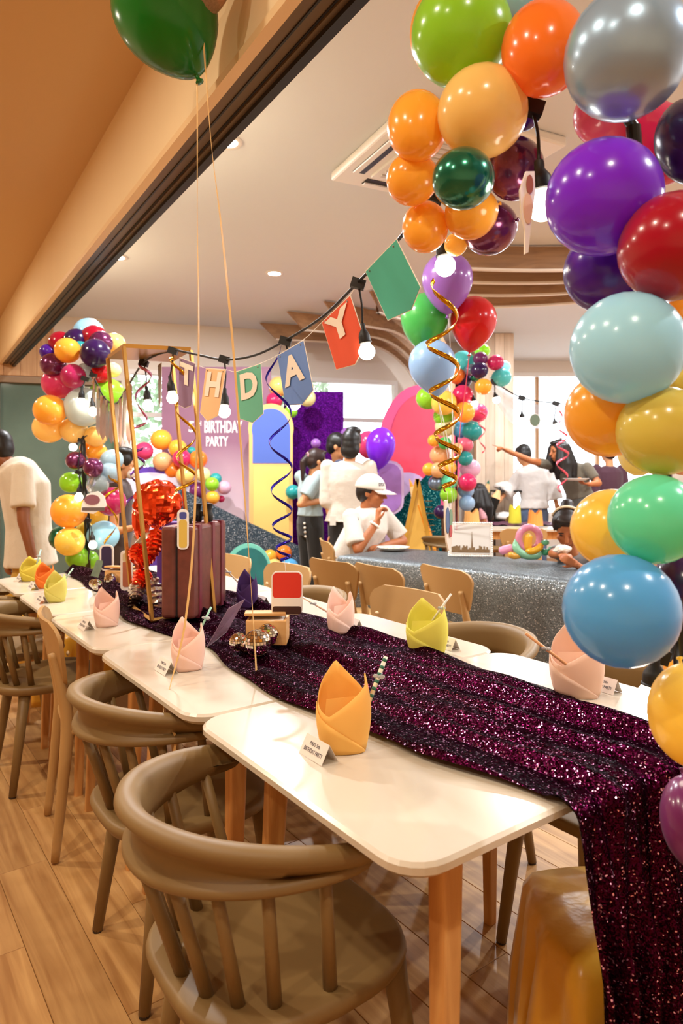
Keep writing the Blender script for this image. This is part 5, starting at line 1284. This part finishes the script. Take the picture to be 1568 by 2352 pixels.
# plate with food
pc_ = Vector((.36, 4.78, TZ + .006)); pt = thing('paper_plate', 'white paper plate of food before the seated man', 'plate', pc_)
obj('dish', MB().lathe([(.06, 0), (.085, .004), (.115, .022), (.118, .024), (.09, .010), (.02, .006)], 32, Matrix.Translation(pc_)), M('paper plate white', '#e9e3da', .5), parent=pt, smooth=True)
for k in range(14):
    a = k * 2.4; r = .02 + .055 * (k / 14); obj('snack', MB().ell(pc_ + Vector((r * math.cos(a), r * math.sin(a), .018)), (.017, .013, .009), None, 8, 6), M('snack', '#e2d3b8', .7), parent=pt, smooth=True)
# pearl-edged picture
pf = P(1080, 1280, 4.40); pf.z = TZ + .008
pic = thing('picture_frame', 'white pearl edged frame with a sepia city skyline picture', 'picture frame', pf)
Rp = Matrix.Rotation(-.12, 3, 'Z') @ Matrix.Rotation(-.16, 3, 'X'); Wp, Hp = .275, .215
def pp(x, y, z): return pf + Rp @ Vector((x, y, z))
obj('backing', MB().box(pp(0, 0, Hp / 2), (Wp, .008, Hp), Rp), M('frame cream', '#ece4d8', .5), parent=pic)
obj('picture', MB().box(pp(0, -.006, Hp / 2), (Wp - .03, .003, Hp - .03), Rp), M('pale sky print', '#d9d4cc', .5), parent=pic)
rs = random.Random(5)
mb = MB()
for k in range(26):
    x = -.115 + .23 * k / 25; h = .018 + .03 * rs.random(); mb.box(pp(x, -.0082, .024 + h / 2), (.0105, .0016, h), Rp)
obj('skyline', mb, M('sepia print', '#7d6242', .6, noise=(60, .4)), parent=pic, kind='stuff')
mb = MB().prism([(-.008, 0), (.008, 0), (.003, .07), (.0008, .13), (-.0008, .13), (-.003, .07)], pp(.01, -.0085, .03), Rp @ X3, Rp @ Z3, .0016); obj('tower', mb, M('sepia print', '#7d6242', .6), parent=pic)
for k in range(20):
    x = -Wp / 2 + Wp * k / 19
    for z in (0.004, Hp): obj('pearl', MB().ell(pp(x, -.003, z), .0068, None, 8, 6), M('pearl bead', '#f1ece2', .25, coat=.5), parent=pic, smooth=True)
for k in range(1, 15):
    for x in (-Wp / 2, Wp / 2): obj('pearl', MB().ell(pp(x, -.003, Hp * k / 15), .0068, None, 8, 6), M('pearl bead', '#f1ece2', .25, coat=.5), parent=pic, smooth=True)
obj('strut', MB().box(pp(0, .045, Hp * .35), (.03, .004, Hp * .7), Rp @ Matrix.Rotation(.35, 3, 'X')), M('frame cream', '#ece4d8', .5), parent=pic)
# twisted balloon sculpture
YT = 4.18
tw = thing('twisted_balloon', 'twisted pastel balloon model in pink, yellow and mint', 'balloon', Vector((P(1213, 1285, YT).x, YT, TZ + .006)))
def seg(nm, pts, r, col, closed=False):
    path = cr([P(u, v, YT + dy) for u, v, dy in pts], 7); n = len(path)
    rr = [r * (min(1, .25 + 4 * min(i, n - 1 - i) / n) if not closed else 1) for i in range(n)]
    obj(nm, MB().tube(path, rr, 14), M('twist ' + col, col, .25, coat=.3, translucent=.25), parent=tw, smooth=True)
s_ = YT / FPX
ringp = [(1215 + 24 * math.cos(2 * PI * i / 16), 1237 + 26 * math.sin(2 * PI * i / 16), 0) for i in range(17)]
seg('pink_loop', ringp, 8 * s_, '#e79bb4', True)
seg('yellow_bubble', [(1214, 1225, -.005), (1212, 1245, -.01), (1211, 1266, -.01)], 9.5 * s_, '#f0b93f')
seg('mint_arc', [(1184, 1238, .01), (1186, 1260, -.02), (1205, 1275, -.035), (1230, 1276, -.03), (1244, 1268, -.01)], 9 * s_, '#8fc9a4')
seg('yellow_arc', [(1206, 1265, -.045), (1222, 1266, -.05), (1238, 1258, -.04), (1242, 1248, -.02)], 7.5 * s_, '#eab42c')
seg('pink_tail', [(1146, 1268, 0), (1160, 1262, 0), (1182, 1258, .01)], 9.5 * s_, '#eda6c4')
seg('yellow_foot', [(1166, 1271, -.03), (1180, 1277, -.03), (1198, 1274, -.02)], 7.5 * s_, '#f0b548')
seg('mint_knot', [(1251, 1240, -.02), (1252, 1252, -.02)], 9 * s_, '#6fc59a'); seg('mint_knot', [(1252, 1260, -.02), (1251, 1276, -.02)], 9 * s_, '#4fae82'); seg('mint_tail', [(1258, 1264, 0), (1275, 1262, .02), (1300, 1262, .05)], 8 * s_, '#7fcfa6')

# ================================================================== PEOPLE
def frame_of(yaw, pitch=0.0, rollv=0.0):
    return Matrix.Rotation(yaw, 3, 'Z') @ Matrix.Rotation(pitch, 3, 'X') @ Matrix.Rotation(rollv, 3, 'Y')
def stand_joints(x, y, yaw, H):
    R = Matrix.Rotation(yaw, 3, 'Z'); o = Vector((x, y, 0))
    def q(a, b, c): return o + R @ Vector((a * H, b * H, c * H))
    return dict(pel=q(0, 0, .53), wai=q(0, 0, .61), che=q(0, .005, .73), nek=q(0, -.008, .835), hed=q(0, .012, .928),
                shL=q(-.108, -.005, .808), shR=q(.108, -.005, .808), elL=q(-.130, -.02, .635), elR=q(.130, -.02, .635), wrL=q(-.128, .03, .49), wrR=q(.128, .03, .49),
                hiL=q(-.052, 0, .51), hiR=q(.052, 0, .51), knL=q(-.055, .012, .285), knR=q(.055, .012, .285), anL=q(-.055, -.012, .05), anR=q(.055, -.012, .05))
def eloft(mb, secs, xdir, n=18):
    """elliptic loft: secs = [(centre, rx, ry)] with width along xdir"""
    rings = []; m = len(secs)
    for i, (c, rx, ry) in enumerate(secs):
        up = (secs[min(i + 1, m - 1)][0] - secs[max(i - 1, 0)][0]).normalized(); x = (xdir - up * xdir.dot(up)).normalized(); y = up.cross(x)
        rings.append([c + x * rx * math.cos(2 * PI * k / n) + y * ry * math.sin(2 * PI * k / n) for k in range(n)])
    mb.rings(rings)
def hand(mb, wr, d, nrm, s, curl, thumb, point=False):
    """palm from wrist along d, palm normal nrm, thumb sign along side axis"""
    d = d.normalized(); side = d.cross(nrm).normalized() * thumb; nrm = side.cross(d).normalized() * thumb
    for k in (-.026, -.009, .009, .026): mb.cap(wr + side * k * .7 * s, wr + d * .078 * s + side * k * s, .013 * s, .0125 * s, 8)
    for i, (k, L) in enumerate(((.029, .072), (.010, .080), (-.010, .074), (-.028, .058))):
        c = 0.05 if (point and i == 0) else curl * (1 + .08 * i); p = wr + d * .084 * s + side * k * s; a = 0
        for j, f in enumerate((.45, .32, .23)):
            a += c; dd = d * math.cos(a) + nrm * math.sin(a); q = p + dd * L * f * s; mb.cap(p, q, (.0092 - .0008 * j) * s, (.0086 - .0008 * j) * s, 8); p = q
    p = wr + d * .02 * s + side * .026 * s; d1 = (side * .75 + d * .7 + nrm * .25).normalized(); q = p + d1 * .04 * s; mb.cap(p, q, .0125 * s, .0105 * s, 8)
    d2 = (d * .85 + side * .25 + nrm * .35 * curl).normalized(); mb.cap(q, q + d2 * .03 * s, .010 * s, .0085 * s, 8)
def person(words, J, H, hyaw, hpitch, skin, shirt, pants, hair, sleeve=.55, hem=None, vox=.009, hsc=1.0, curl=(.45, .45), point=None, pdir=None, style='short', hairmat='#16100d', seated=False, shirt_fat=1.0, extra=None, wide=0.0, shoes='#2a2624', nrm=None):
    k = H / 1.65
    t = thing('person', words, 'person', Vector((J['pel'].x, J['pel'].y, 0)))
    xd = (J['shR'] - J['shL']).normalized(); b = MB()
    tors = lambda g, a: [(J['pel'] - (J['wai'] - J['pel']) * .7, (.135 * g + a) * k, (.095 * g + a) * k), (J['pel'], (.158 * g + a) * k, (.108 * g + a) * k), (J['wai'], (.132 * g + a) * k, (.094 * g + a) * k), (J['che'], (.155 * g + a) * k, (.108 * g + a) * k), (J['che'].lerp(J['nek'], .62), (.150 * g + a) * k, (.088 * g + a) * k), (J['che'].lerp(J['nek'], .88), (.09 * g + a) * k, (.062 * g + a) * k)]
    eloft(b, tors(1, 0), xd)
    R = frame_of(hyaw, hpitch); hs = k * hsc
    def hp_(x, y, z): return J['hed'] + R @ Vector((x, y, z)) * hs
    b.cap(J['nek'] - Z3 * .03, hp_(0, -.015, -.05), .052 * k, .05 * k)
    b.ell(hp_(0, -.012, .028), Vector((.074, .094, .092)) * hs, R); b.ell(hp_(0, .030, -.045), Vector((.056, .058, .068)) * hs, R); b.ell(hp_(0, .058, -.092), Vector((.022, .02, .018)) * hs, R)
    b.ell(hp_(0, .062, .012), Vector((.052, .026, .022)) * hs, R)
    b.cap(hp_(0, .082, .012), hp_(0, .105, -.026), .0095 * hs, .0145 * hs, 8); b.ell(hp_(0, .086, -.058), Vector((.024, .009, .010)) * hs, R)
    for s in (-1, 1):
        b.ell(hp_(s * .076, -.012, -.008), Vector((.009, .02, .032)) * hs, R); b.ell(hp_(s * .042, .058, -.03), Vector((.02, .018, .022)) * hs, R)
    for S, cu in (('L', curl[0]), ('R', curl[1])):
        sh, el, wr = J['sh' + S], J['el' + S], J['wr' + S]
        b.ell(sh, .052 * k); b.cap(sh, el, .047 * k, .037 * k); b.cap(el, wr, .037 * k, .026 * k)
        d = (pdir[S] if pdir and S in pdir else (wr - el)).normalized(); nn = (nrm[S] if nrm and S in nrm else d.cross(xd)); nn = nn if nn.length > .1 else Vector((0, 1, 0))
        hand(b, wr, d, nn.normalized(), k, cu, 1 if S == 'L' else -1, point == S)
        hi, kn, an = J['hi' + S], J['kn' + S], J['an' + S]
        b.cap(hi, kn, .078 * k, .054 * k); b.cap(kn, an, .052 * k, .034 * k)
    sk = M('skin ' + skin, skin, .5, noise=(12, .06)); sk.node_tree.nodes['Principled BSDF'].inputs['Subsurface Weight'].default_value = .08
    remesh(obj('body', b, sk, parent=t), vox, 4)
    # face details
    md = M('eye dark', '#1a100b', .3)
    for s in (-1, 1):
        obj('eye', MB().ell(hp_(s * .031, .080, .006), Vector((.012, .006, .006)) * hs, R, 10, 6), md, parent=t, smooth=True)
        obj('eyebrow', MB().ell(hp_(s * .032, .086, .026), Vector((.018, .005, .0035)) * hs, R, 10, 6), M('hair ' + hairmat, hairmat, .45), parent=t, smooth=True)
    obj('mouth', MB().ell(hp_(0, .0935, -.058), Vector((.020, .004, .004)) * hs, R, 10, 6), M('lip', '#7a3a34', .5), parent=t, smooth=True)
    # shirt
    sb = MB(); g = shirt_fat
    sec = tors(g, .014); low = hem if hem is not None else .6
    first = J['wai'].lerp(J['pel'], low) if low <= 1 else J['pel'] - (J['wai'] - J['pel']) * (low - 1)
    r0 = ((.132 + .026 * min(1, low)) * g + .018) * k; secs = [(first, r0 * (1.04), r0 * .74)]
    if low > 1: secs.append((J['pel'], sec[1][1], sec[1][2]))
    secs += [(J['wai'], sec[2][1], sec[2][2]), (J['che'], sec[3][1], sec[3][2]), (sec[4][0], sec[4][1], sec[4][2]), (sec[5][0], sec[5][1] * .98, sec[5][2]), (J['nek'] - Z3 * .004, .066 * k, .062 * k)]
    eloft(sb, secs, xd)
    for S in 'LR':
        sh, el, wr = J['sh' + S], J['el' + S], J['wr' + S]
        sb.ell(sh, .064 * k)
        if sleeve > 0:
            if sleeve <= 1: e = sh.lerp(el, sleeve); sb.cap(sh, e, .062 * k, (.056 + wide) * k, 12, True)
            else: sb.cap(sh, el, .062 * k, (.055 + wide * .6) * k); sb.cap(el, el.lerp(wr, sleeve - 1), (.053 + wide * .6) * k, (.045 + wide) * k, 12, True)
    remesh(obj('shirt', sb, shirt, parent=t), .011, 6)
    # trousers
    pb_ = MB(); eloft(pb_, [(J['pel'] - (J['wai'] - J['pel']) * .9, .13 * k, .1 * k), (J['pel'], .172 * k, .122 * k), (J['pel'].lerp(J['wai'], .75), .150 * k, .108 * k)], xd)
    for S in 'LR':
        pb_.cap(J['hi' + S], J['kn' + S], .094 * k, .074 * k); pb_.cap(J['kn' + S], J['an' + S].lerp(J['kn' + S], .06), .072 * k, .062 * k, 12, True)
    remesh(obj('trousers', pb_, pants, parent=t), .012, 5)
    for S in 'LR':
        a = J['an' + S]; f = Matrix.Rotation(math.atan2(xd.y, xd.x), 3, 'Z') @ Vector((0, 1, 0))
        c = Vector((a.x, a.y, .028)) + f * .05 * k
        remesh(obj('shoe', MB().ell(c, Vector((.045, .125, .038)) * k, Matrix.Rotation(math.atan2(xd.y, xd.x), 3, 'Z')).cap((a.x, a.y, .03), (a.x, a.y, .075), .042 * k, .04 * k), M('shoe ' + shoes, shoes, .6), parent=t), .01, 3)
    # hair
    hb = MB(); hm = M('hair ' + hairmat, hairmat, .62, spec=.25, bump=(90, .5, .006))
    if style != 'none':
        (style != 'cap') and hb.ell(hp_(0, -.022, .042), Vector((.086, .098, .092)) * hs, R); hb.ell(hp_(0, -.05, .0), Vector((.080, .066, .085)) * hs, R); (style != 'cap') and hb.ell(hp_(0, .045, .098), Vector((.06, .045, .024)) * hs, R)
        for s in (-1, 1): hb.ell(hp_(s * .072, .01 - .02 * (style == 'cap'), .045 - .03 * (style == 'cap')), Vector((.016, .045 - .015 * (style == 'cap'), .05 - .015 * (style == 'cap'))) * hs, R)
        if style == 'ponytail':
            hb.cap(hp_(0, -.105, .045), hp_(0, -.145, -.02), .028 * hs, .036 * hs); hb.cap(hp_(0, -.145, -.02), hp_(0, -.135, -.19), .036 * hs, .018 * hs)
        if style == 'long':
            for x, y, x2, y2, L in ((-.07, -.02, -.1, -.02, .34), (.07, -.02, .1, -.02, .34), (0, -.08, 0, -.12, .36), (-.05, -.07, -.07, -.1, .36), (.05, -.07, .07, -.1, .36), (.085, .02, .1, .05, .25), (-.085, .02, -.1, .05, .25)):
                hb.cap(hp_(x, y, .04), hp_(x2, y2, .04 - L * .55), .045 * hs, .06 * hs); hb.cap(hp_(x2, y2, .04 - L * .55), hp_(x2 * 1.1, y2, .04 - L), .06 * hs, .03 * hs)
        if style == 'bun': hb.ell(hp_(0, -.09, .11), Vector((.04, .04, .035)) * hs, R); hb.ell(hp_(0, -.085, -.03), Vector((.07, .04, .07)) * hs, R)
        if style == 'messy': hb.ell(hp_(.0, -.06, -.05), Vector((.085, .05, .08)) * hs, R); hb.ell(hp_(.02, -.01, .12), Vector((.07, .08, .04)) * hs, R)
        remesh(obj('hair', hb, hm, parent=t), .009, 4)
    if extra: extra(t, J, hp_, R, hs, k)
    return t
def cloth(n, c, b=.25): return M(n, c, .8, sheen=.2, bump=(14, b, .02))
SK1, SK2, SK3 = '#a9663c', '#c58a5e', '#8a5230'
def sub(J, **kw): J.update({k: Vector(v) for k, v in kw.items()}); return J

# man at the left edge, back turned, bending a little
Y = 4.36
J = stand_joints(-2.0, Y, PI / 2 - .25, 1.66)
o = Vector((-2.0, Y, 0))
sub(J, che=P(58, 1120, Y), wai=P(66, 1210, Y), pel=P(70, 1275, Y), nek=P(22, 1060, Y), hed=P(-8, 1032, Y), shL=P(52, 1082, Y - .17), shR=P(40, 1085, Y + .17), elL=P(54, 1195, Y - .24), wrL=P(76, 1285, Y - .26), elR=P(40, 1195, Y + .2), wrR=P(20, 1270, Y + .1), hiL=P(70, 1300, Y - .08), hiR=P(70, 1300, Y + .08))
def ex_l(t, J, hp_, R, hs, k):
    obj('bracelet', MB().tube([J['wrL'] + Vector((.034 * math.cos(a), .034 * math.sin(a), .0)) for a in [2 * PI * i / 20 for i in range(20)]], .009, 8, closed=True), M('white band', '#e9dccb', .6), parent=t, smooth=True)
person('man in loose white shirt and mustard trousers, back turned at left edge', J, 1.66, PI / 2 - .1, -.25, SK3, cloth('white linen', '#d3c6b2'), cloth('mustard cotton', '#c49a3a'), None, .75, 1.35, hsc=.95, extra=ex_l, shirt_fat=1.28, wide=.02)

# masked woman behind the gold frame
Y = 5.5; J = stand_joints(P(272, 1100, Y).x, Y, -PI / 2 + .2, 1.52)
sub(J, hed=P(286, 1068, Y), nek=P(270, 1100, Y))
def ex_m(t, J, hp_, R, hs, k):
    remesh(obj('face_mask', MB().ell(hp_(0, .062, -.058), Vector((.062, .052, .058)) * hs, R), M('mask white', '#e8ded2', .7), parent=t), .009, 3)
J['elL'] = J['elL'] + Vector((.1, 0, .0)); J['wrL'] = P(310, 1205, Y + .1); J['wrR'] = P(306, 1212, Y - .25); J['elR'] = P(262, 1222, Y - .2)
person('woman in white face mask and dark patterned top behind gold frame', J, 1.52, -PI / 2 + .25, -.15, SK2, cloth('dark print blouse', '#3a2a28'), cloth('dark brown skirt cloth', '#3b2a20'), None, .12, .9, style='messy', extra=ex_m)

# woman with ponytail
Y = 6.35; J = stand_joints(P(712, 1200, Y).x, Y, -1.0, 1.56)
sub(J, hed=P(728, 1060, Y), nek=P(718, 1092, Y), elR=P(690, 1158, Y - .22), wrR=P(742, 1150, Y - .1), elL=P(728, 1160, Y + .2), wrL=P(752, 1152, Y + .15))
def ex_b(t, J, hp_, R, hs, k):
    for i in range(4): obj('button', MB().ell(P(699 + i * .8, 1202 + i * 10, Y - .13), .012, None, 8, 6), M('pearl bead', '#f1ece2', .25), parent=t, smooth=True)
    obj('hair_tie', MB().tube([hp_(.03 * math.cos(a), -.108, .045 + .03 * math.sin(a)) for a in [2 * PI * i / 14 for i in range(14)]], .008, 6, closed=True), M('pink tie', '#c98a90', .6), parent=t, smooth=True)
person('woman with brown ponytail, grey blue tee and black trousers', J, 1.56, -1.15, -.1, SK2, cloth('grey blue jersey', '#97a9ac'), cloth('black trousers', '#141210'), None, .72, .45, style='ponytail', hairmat='#2a1712', extra=ex_b, wide=.02)

# person in white shirt, back to camera
Y = 5.9; J = stand_joints(P(800, 1200, Y).x, Y, -.05, 1.67)
sub(J, hed=P(806, 1022, Y + .02), nek=P(802, 1058, Y), elL=P(752, 1150, Y), wrL=P(766, 1222, Y - .02))
def ex_p(t, J, hp_, R, hs, k):
    obj('pocket_tag', MB().box(P(764, 1196, Y - .16), (.05, .008, .08)), M('tag white', '#dcd6cc', .6), parent=t)
person('person in white shirt and black trousers standing with back turned', J, 1.67, -.15, -.1, SK2, cloth('white shirt cotton', '#cbc1b4', .4), cloth('black trousers', '#141210'), None, 1.1, 1.05, style='messy', hairmat='#0f0c0b', extra=ex_p, shirt_fat=1.18, wide=.03)
# man beyond, profile to the right
Y = 6.55; J = stand_joints(P(790, 1200, Y).x, Y, -PI / 2 - .2, 1.68); sub(J, hed=P(776, 1026, Y - .05), nek=P(778, 1064, Y))
person('dark haired man in profile half hidden behind the white shirt', J, 1.68, -PI / 2 - .1, -.2, SK2, cloth('navy tee', '#2a3350'), cloth('navy trousers', '#232a3a'), None, .6, 1.0, hairmat='#0f0c0b')

# seated man in a white cap
Y = 5.08
J = dict(pel=Vector((.0, Y + .05, .50)), wai=Vector((.03, Y + .04, .62)), che=P(846, 1205, Y + .02), nek=P(842, 1162, Y), hed=P(853, 1130, Y - .02), shL=P(878, 1178, Y + .20), shR=P(806, 1188, Y - .14),
         elR=P(822, 1262, Y - .26), wrR=P(866, 1198, Y - .22), elL=P(925, 1243, Y + .18), wrL=P(876, 1255, Y - .02), hiL=Vector((.02, Y + .13, .48)), hiR=Vector((.02, Y - .06, .48)), knL=Vector((.42, Y + .25, .49)), knR=Vector((.34, Y - .02, .49)), anL=Vector((.44, Y + .26, .06)), anR=Vector((.36, Y, .06)))
m_cap = cloth('white cap cotton', '#dcd4c9', .1)
def ex_c(t, J, hp_, R, hs, k):
    mb = MB(); rings = []
    for i in range(9):
        a = PI / 2 * i / 8 * .98; rings.append([hp_(.088 * math.cos(a) * math.cos(b), -.012 + .110 * math.cos(a) * math.sin(b), .022 + .108 * math.sin(a)) for b in [2 * PI * j / 28 for j in range(28)]])
    cp = obj('cap', mb.rings(rings, False, True), m_cap, parent=t, smooth=True); solid(cp, .004)
    mb = MB(); n = 14
    for i in range(n + 1):
        th = math.radians(22 + 136 * i / n); x, y = .086 * math.cos(th), -.012 + .108 * math.sin(th)
        for f in (0, .5, 1): mb.v.append(hp_(x * (1 + .04 * f), y + f * .085 * math.sin(th) ** .7, .030 - .022 * f - .012 * abs(math.cos(th))))
    mb.f = [(i * 3 + j, i * 3 + j + 1, i * 3 + j + 4, i * 3 + j + 3) for i in range(n) for j in range(2)]
    solid(obj('brim', mb, m_cap, parent=cp, smooth=True), .004)
    a = hp_(.066, .058, .050); b_ = hp_(.026, .094, .052); u_ = hp_(.063, .053, .072); 
    tm = text_on('DTX', a, b_ - a, u_ - a, .03, 0); nn = ((b_ - a).cross(u_ - a)).normalized(); tm.v = [p + nn * .006 for p in tm.v]; obj('lettering', tm, m_ink, parent=cp)
    obj('wristband', MB().tube([J['wrR'] + (J['elR'] - J['wrR']).normalized() * .03 + v for v in [((J['elR'] - J['wrR']).orthogonal().normalized() * math.cos(a_) + (J['elR'] - J['wrR']).normalized().cross((J['elR'] - J['wrR']).orthogonal().normalized()) * math.sin(a_)) * .034 for a_ in [2 * PI * i / 18 for i in range(18)]]], .009, 8, closed=True), M('white band', '#e9dccb', .6), parent=t, smooth=True)
    strip(cr([P(812, 1172, Y - .14), P(822, 1192, Y - .2), P(826, 1222, Y - .22)], 6), .008, m_dark, 'bag_strap', parent=t)
person('seated man in white cap and white tee, hand at his mouth', J, 1.68, -PI / 2 - .25, -.12, SK1, cloth('white tee cotton', '#d6cdc2', .35), cloth('beige trousers', '#9a8466'), None, .85, .8, vox=.007, curl=(.35, .9), style='cap', hairmat='#1a1210', extra=ex_c, shirt_fat=1.16, wide=.02, pdir=dict(R=Vector((.12, 0, 1)), L=Vector((-.5, -.6, .05))), hsc=1.02, nrm=dict(R=Vector((1, .3, 0)), L=Vector((0, 0, -1))))

# child in pink at rear table
Y = 7.72; x = P(1098, 1150, Y).x
J = dict(pel=Vector((x + .06, Y, .46)), wai=Vector((x + .06, Y, .58)), che=P(1106, 1176, Y), nek=P(1102, 1158, Y), hed=P(1096, 1135, Y), shL=P(1104, 1166, Y - .1), shR=P(1108, 1166, Y + .1), elL=P(1112, 1200, Y - .12), elR=P(1112, 1200, Y + .12), wrL=P(1090, 1205, Y - .08), wrR=P(1090, 1205, Y + .08),
         hiL=Vector((x + .05, Y - .06, .44)), hiR=Vector((x + .05, Y + .06, .44)), knL=Vector((x - .2, Y - .07, .44)), knR=Vector((x - .2, Y + .07, .44)), anL=Vector((x - .2, Y - .07, .06)), anR=Vector((x - .2, Y + .07, .06)))
person('small dark haired child in pink shirt at the rear table', J, 1.15, PI / 2, -.1, SK1, cloth('pink jersey', '#c98f94'), cloth('child shorts', '#5a5560'), None, .8, .6, hsc=1.35, style='long', hairmat='#120d0c')
chair('side', x + .14, Y, yaw_of(-1, 0), 'sand side chair holding the child in pink', 'chairs at the rear table')

# person in loose white blouse and jeans
Y = 8.0; J = stand_joints(P(1226, 1150, Y).x, Y, .05, 1.60)
sub(J, elL=P(1178, 1118, Y + .05), wrL=P(1152, 1142, Y), hed=P(1199 + 2, 1045, Y), nek=P(1210, 1066, Y), elR=P(1266, 1110, Y), wrR=P(1278, 1160, Y - .02))
person('person in loose white blouse and jeans at the rear table, back turned', J, 1.60, .35, -.3, SK2, cloth('white gauze', '#c8c1bb', .4), cloth('blue denim', '#4a5a76', .3), None, 1.75, .75, style='short', hairmat='#181412', shirt_fat=1.12, wide=.055)

# woman pointing to the left
Y = 7.62; J = stand_joints(P(1335, 1150, Y).x, Y, 2.2, 1.66)
sub(J, hed=P(1282, 1036, Y - .08), nek=P(1300, 1068, Y), che=P(1318, 1096, Y), wai=P(1328, 1130, Y), pel=P(1338, 1165, Y), shR=P(1280, 1072, Y + .08), shL=P(1348, 1074, Y - .14), elR=P(1218, 1058, Y - .1), wrR=P(1162, 1034, Y - .16), elL=P(1374, 1110, Y - .22), wrL=P(1352, 1112, Y - .30))
def ex_w(t, J, hp_, R, hs, k): 
    obj('hair_clip', MB().ell(hp_(-.02, -.05, .14), Vector((.05, .02, .012)) * hs, R), M('white clip', '#e8e2da', .5), parent=t, smooth=True)
person('woman with long dark curls and olive crop top pointing left', J, 1.66, PI / 2 + .25, -.15, SK1, cloth('olive jersey', '#5b5243', .2), cloth('grey trousers', '#4a4944'), None, .7, .35, style='long', hairmat='#130e0c', curl=(.5, 1.1), point='R', pdir=dict(L=Vector((-.8, -.3, .1)), R=Vector((-.85, -.1, .38))), extra=ex_w, nrm=dict(L=Vector((0, 0, 1)), R=Vector((0, 0, -1))))
pq = P(1322, 1104, Y - .34)
obj('paper_plate', MB().lathe([(.07, 0), (.1, .006), (.135, .022), (.138, .025), (.1, .012), (.02, .008)], 28, Matrix.Translation(pq)), M('paper plate white', '#e9e3da', .5), smooth=True, label='white plate held by the pointing woman', cat='plate')
# person in plum shirt behind the garland
Y = 8.7; J = stand_joints(P(1398, 1100, Y).x, Y, .2, 1.66)
person('person in plum shirt standing half hidden behind the right garland', J, 1.66, .2, -.1, SK2, cloth('plum shirt', '#43202f'), cloth('black trousers', '#141210'), None, 1.5, 1.0, style='short', shirt_fat=1.15)
# girl eating at the glitter table
Y = 4.12; x = P(1306, 1200, Y).x
J = dict(pel=Vector((x + .12, Y + .14, .50)), wai=Vector((x + .11, Y + .12, .62)), che=Vector((x + .08, Y + .06, .76)), nek=P(1318, 1262, Y + .03), hed=P(1302, 1212, Y), shL=Vector((x + .20, Y + .0, .81)), shR=Vector((x - .04, Y + .1, .81)),
         elL=P(1352, 1318, Y - .22), wrL=P(1322, 1296, Y - .30), elR=P(1268, 1272, Y - .04), wrR=P(1290, 1274, Y - .14), hiL=Vector((x + .18, Y + .1, .48)), hiR=Vector((x + .06, Y + .16, .48)), knL=Vector((x + .1, Y - .16, .47)), knR=Vector((x - .04, Y - .08, .47)), anL=Vector((x + .1, Y - .16, .06)), anR=Vector((x - .04, Y - .08, .06)))
def ex_g(t, J, hp_, R, hs, k):
    obj('headband', MB().tube([hp_(.088 * math.cos(a), -.03, .045 + .094 * math.sin(a)) for a in [PI * (.08 + .84 * i / 20) for i in range(21)]], .008 * hs, 8), M('cream headband', '#e0cfae', .5), parent=t, smooth=True)
    q = P(1292, 1262, Y - .14); obj('tissue', crumple(MB().ell(q, (.045, .03, .028), None, 18, 12), q, .4, 40), M('tissue', '#e9dfd2', .8), parent=t)
person('little girl with headband bending over her food at glitter table', J, 1.2, PI - .35, -.62, SK1, cloth('grey child top', '#8a8788'), cloth('child shorts', '#5a5560'), None, .5, .7, vox=.006, hsc=1.36, style='bun', hairmat='#1c110d', extra=ex_g, curl=(.7, .7), pdir=dict(L=Vector((-.7, -.1, .35))), nrm=dict(L=Vector((.1, 1, .2))))
chair('side', x + .19, Y + .24, yaw_of(-.5, -.86), 'sand side chair under the little girl', 'chairs at the glitter table')
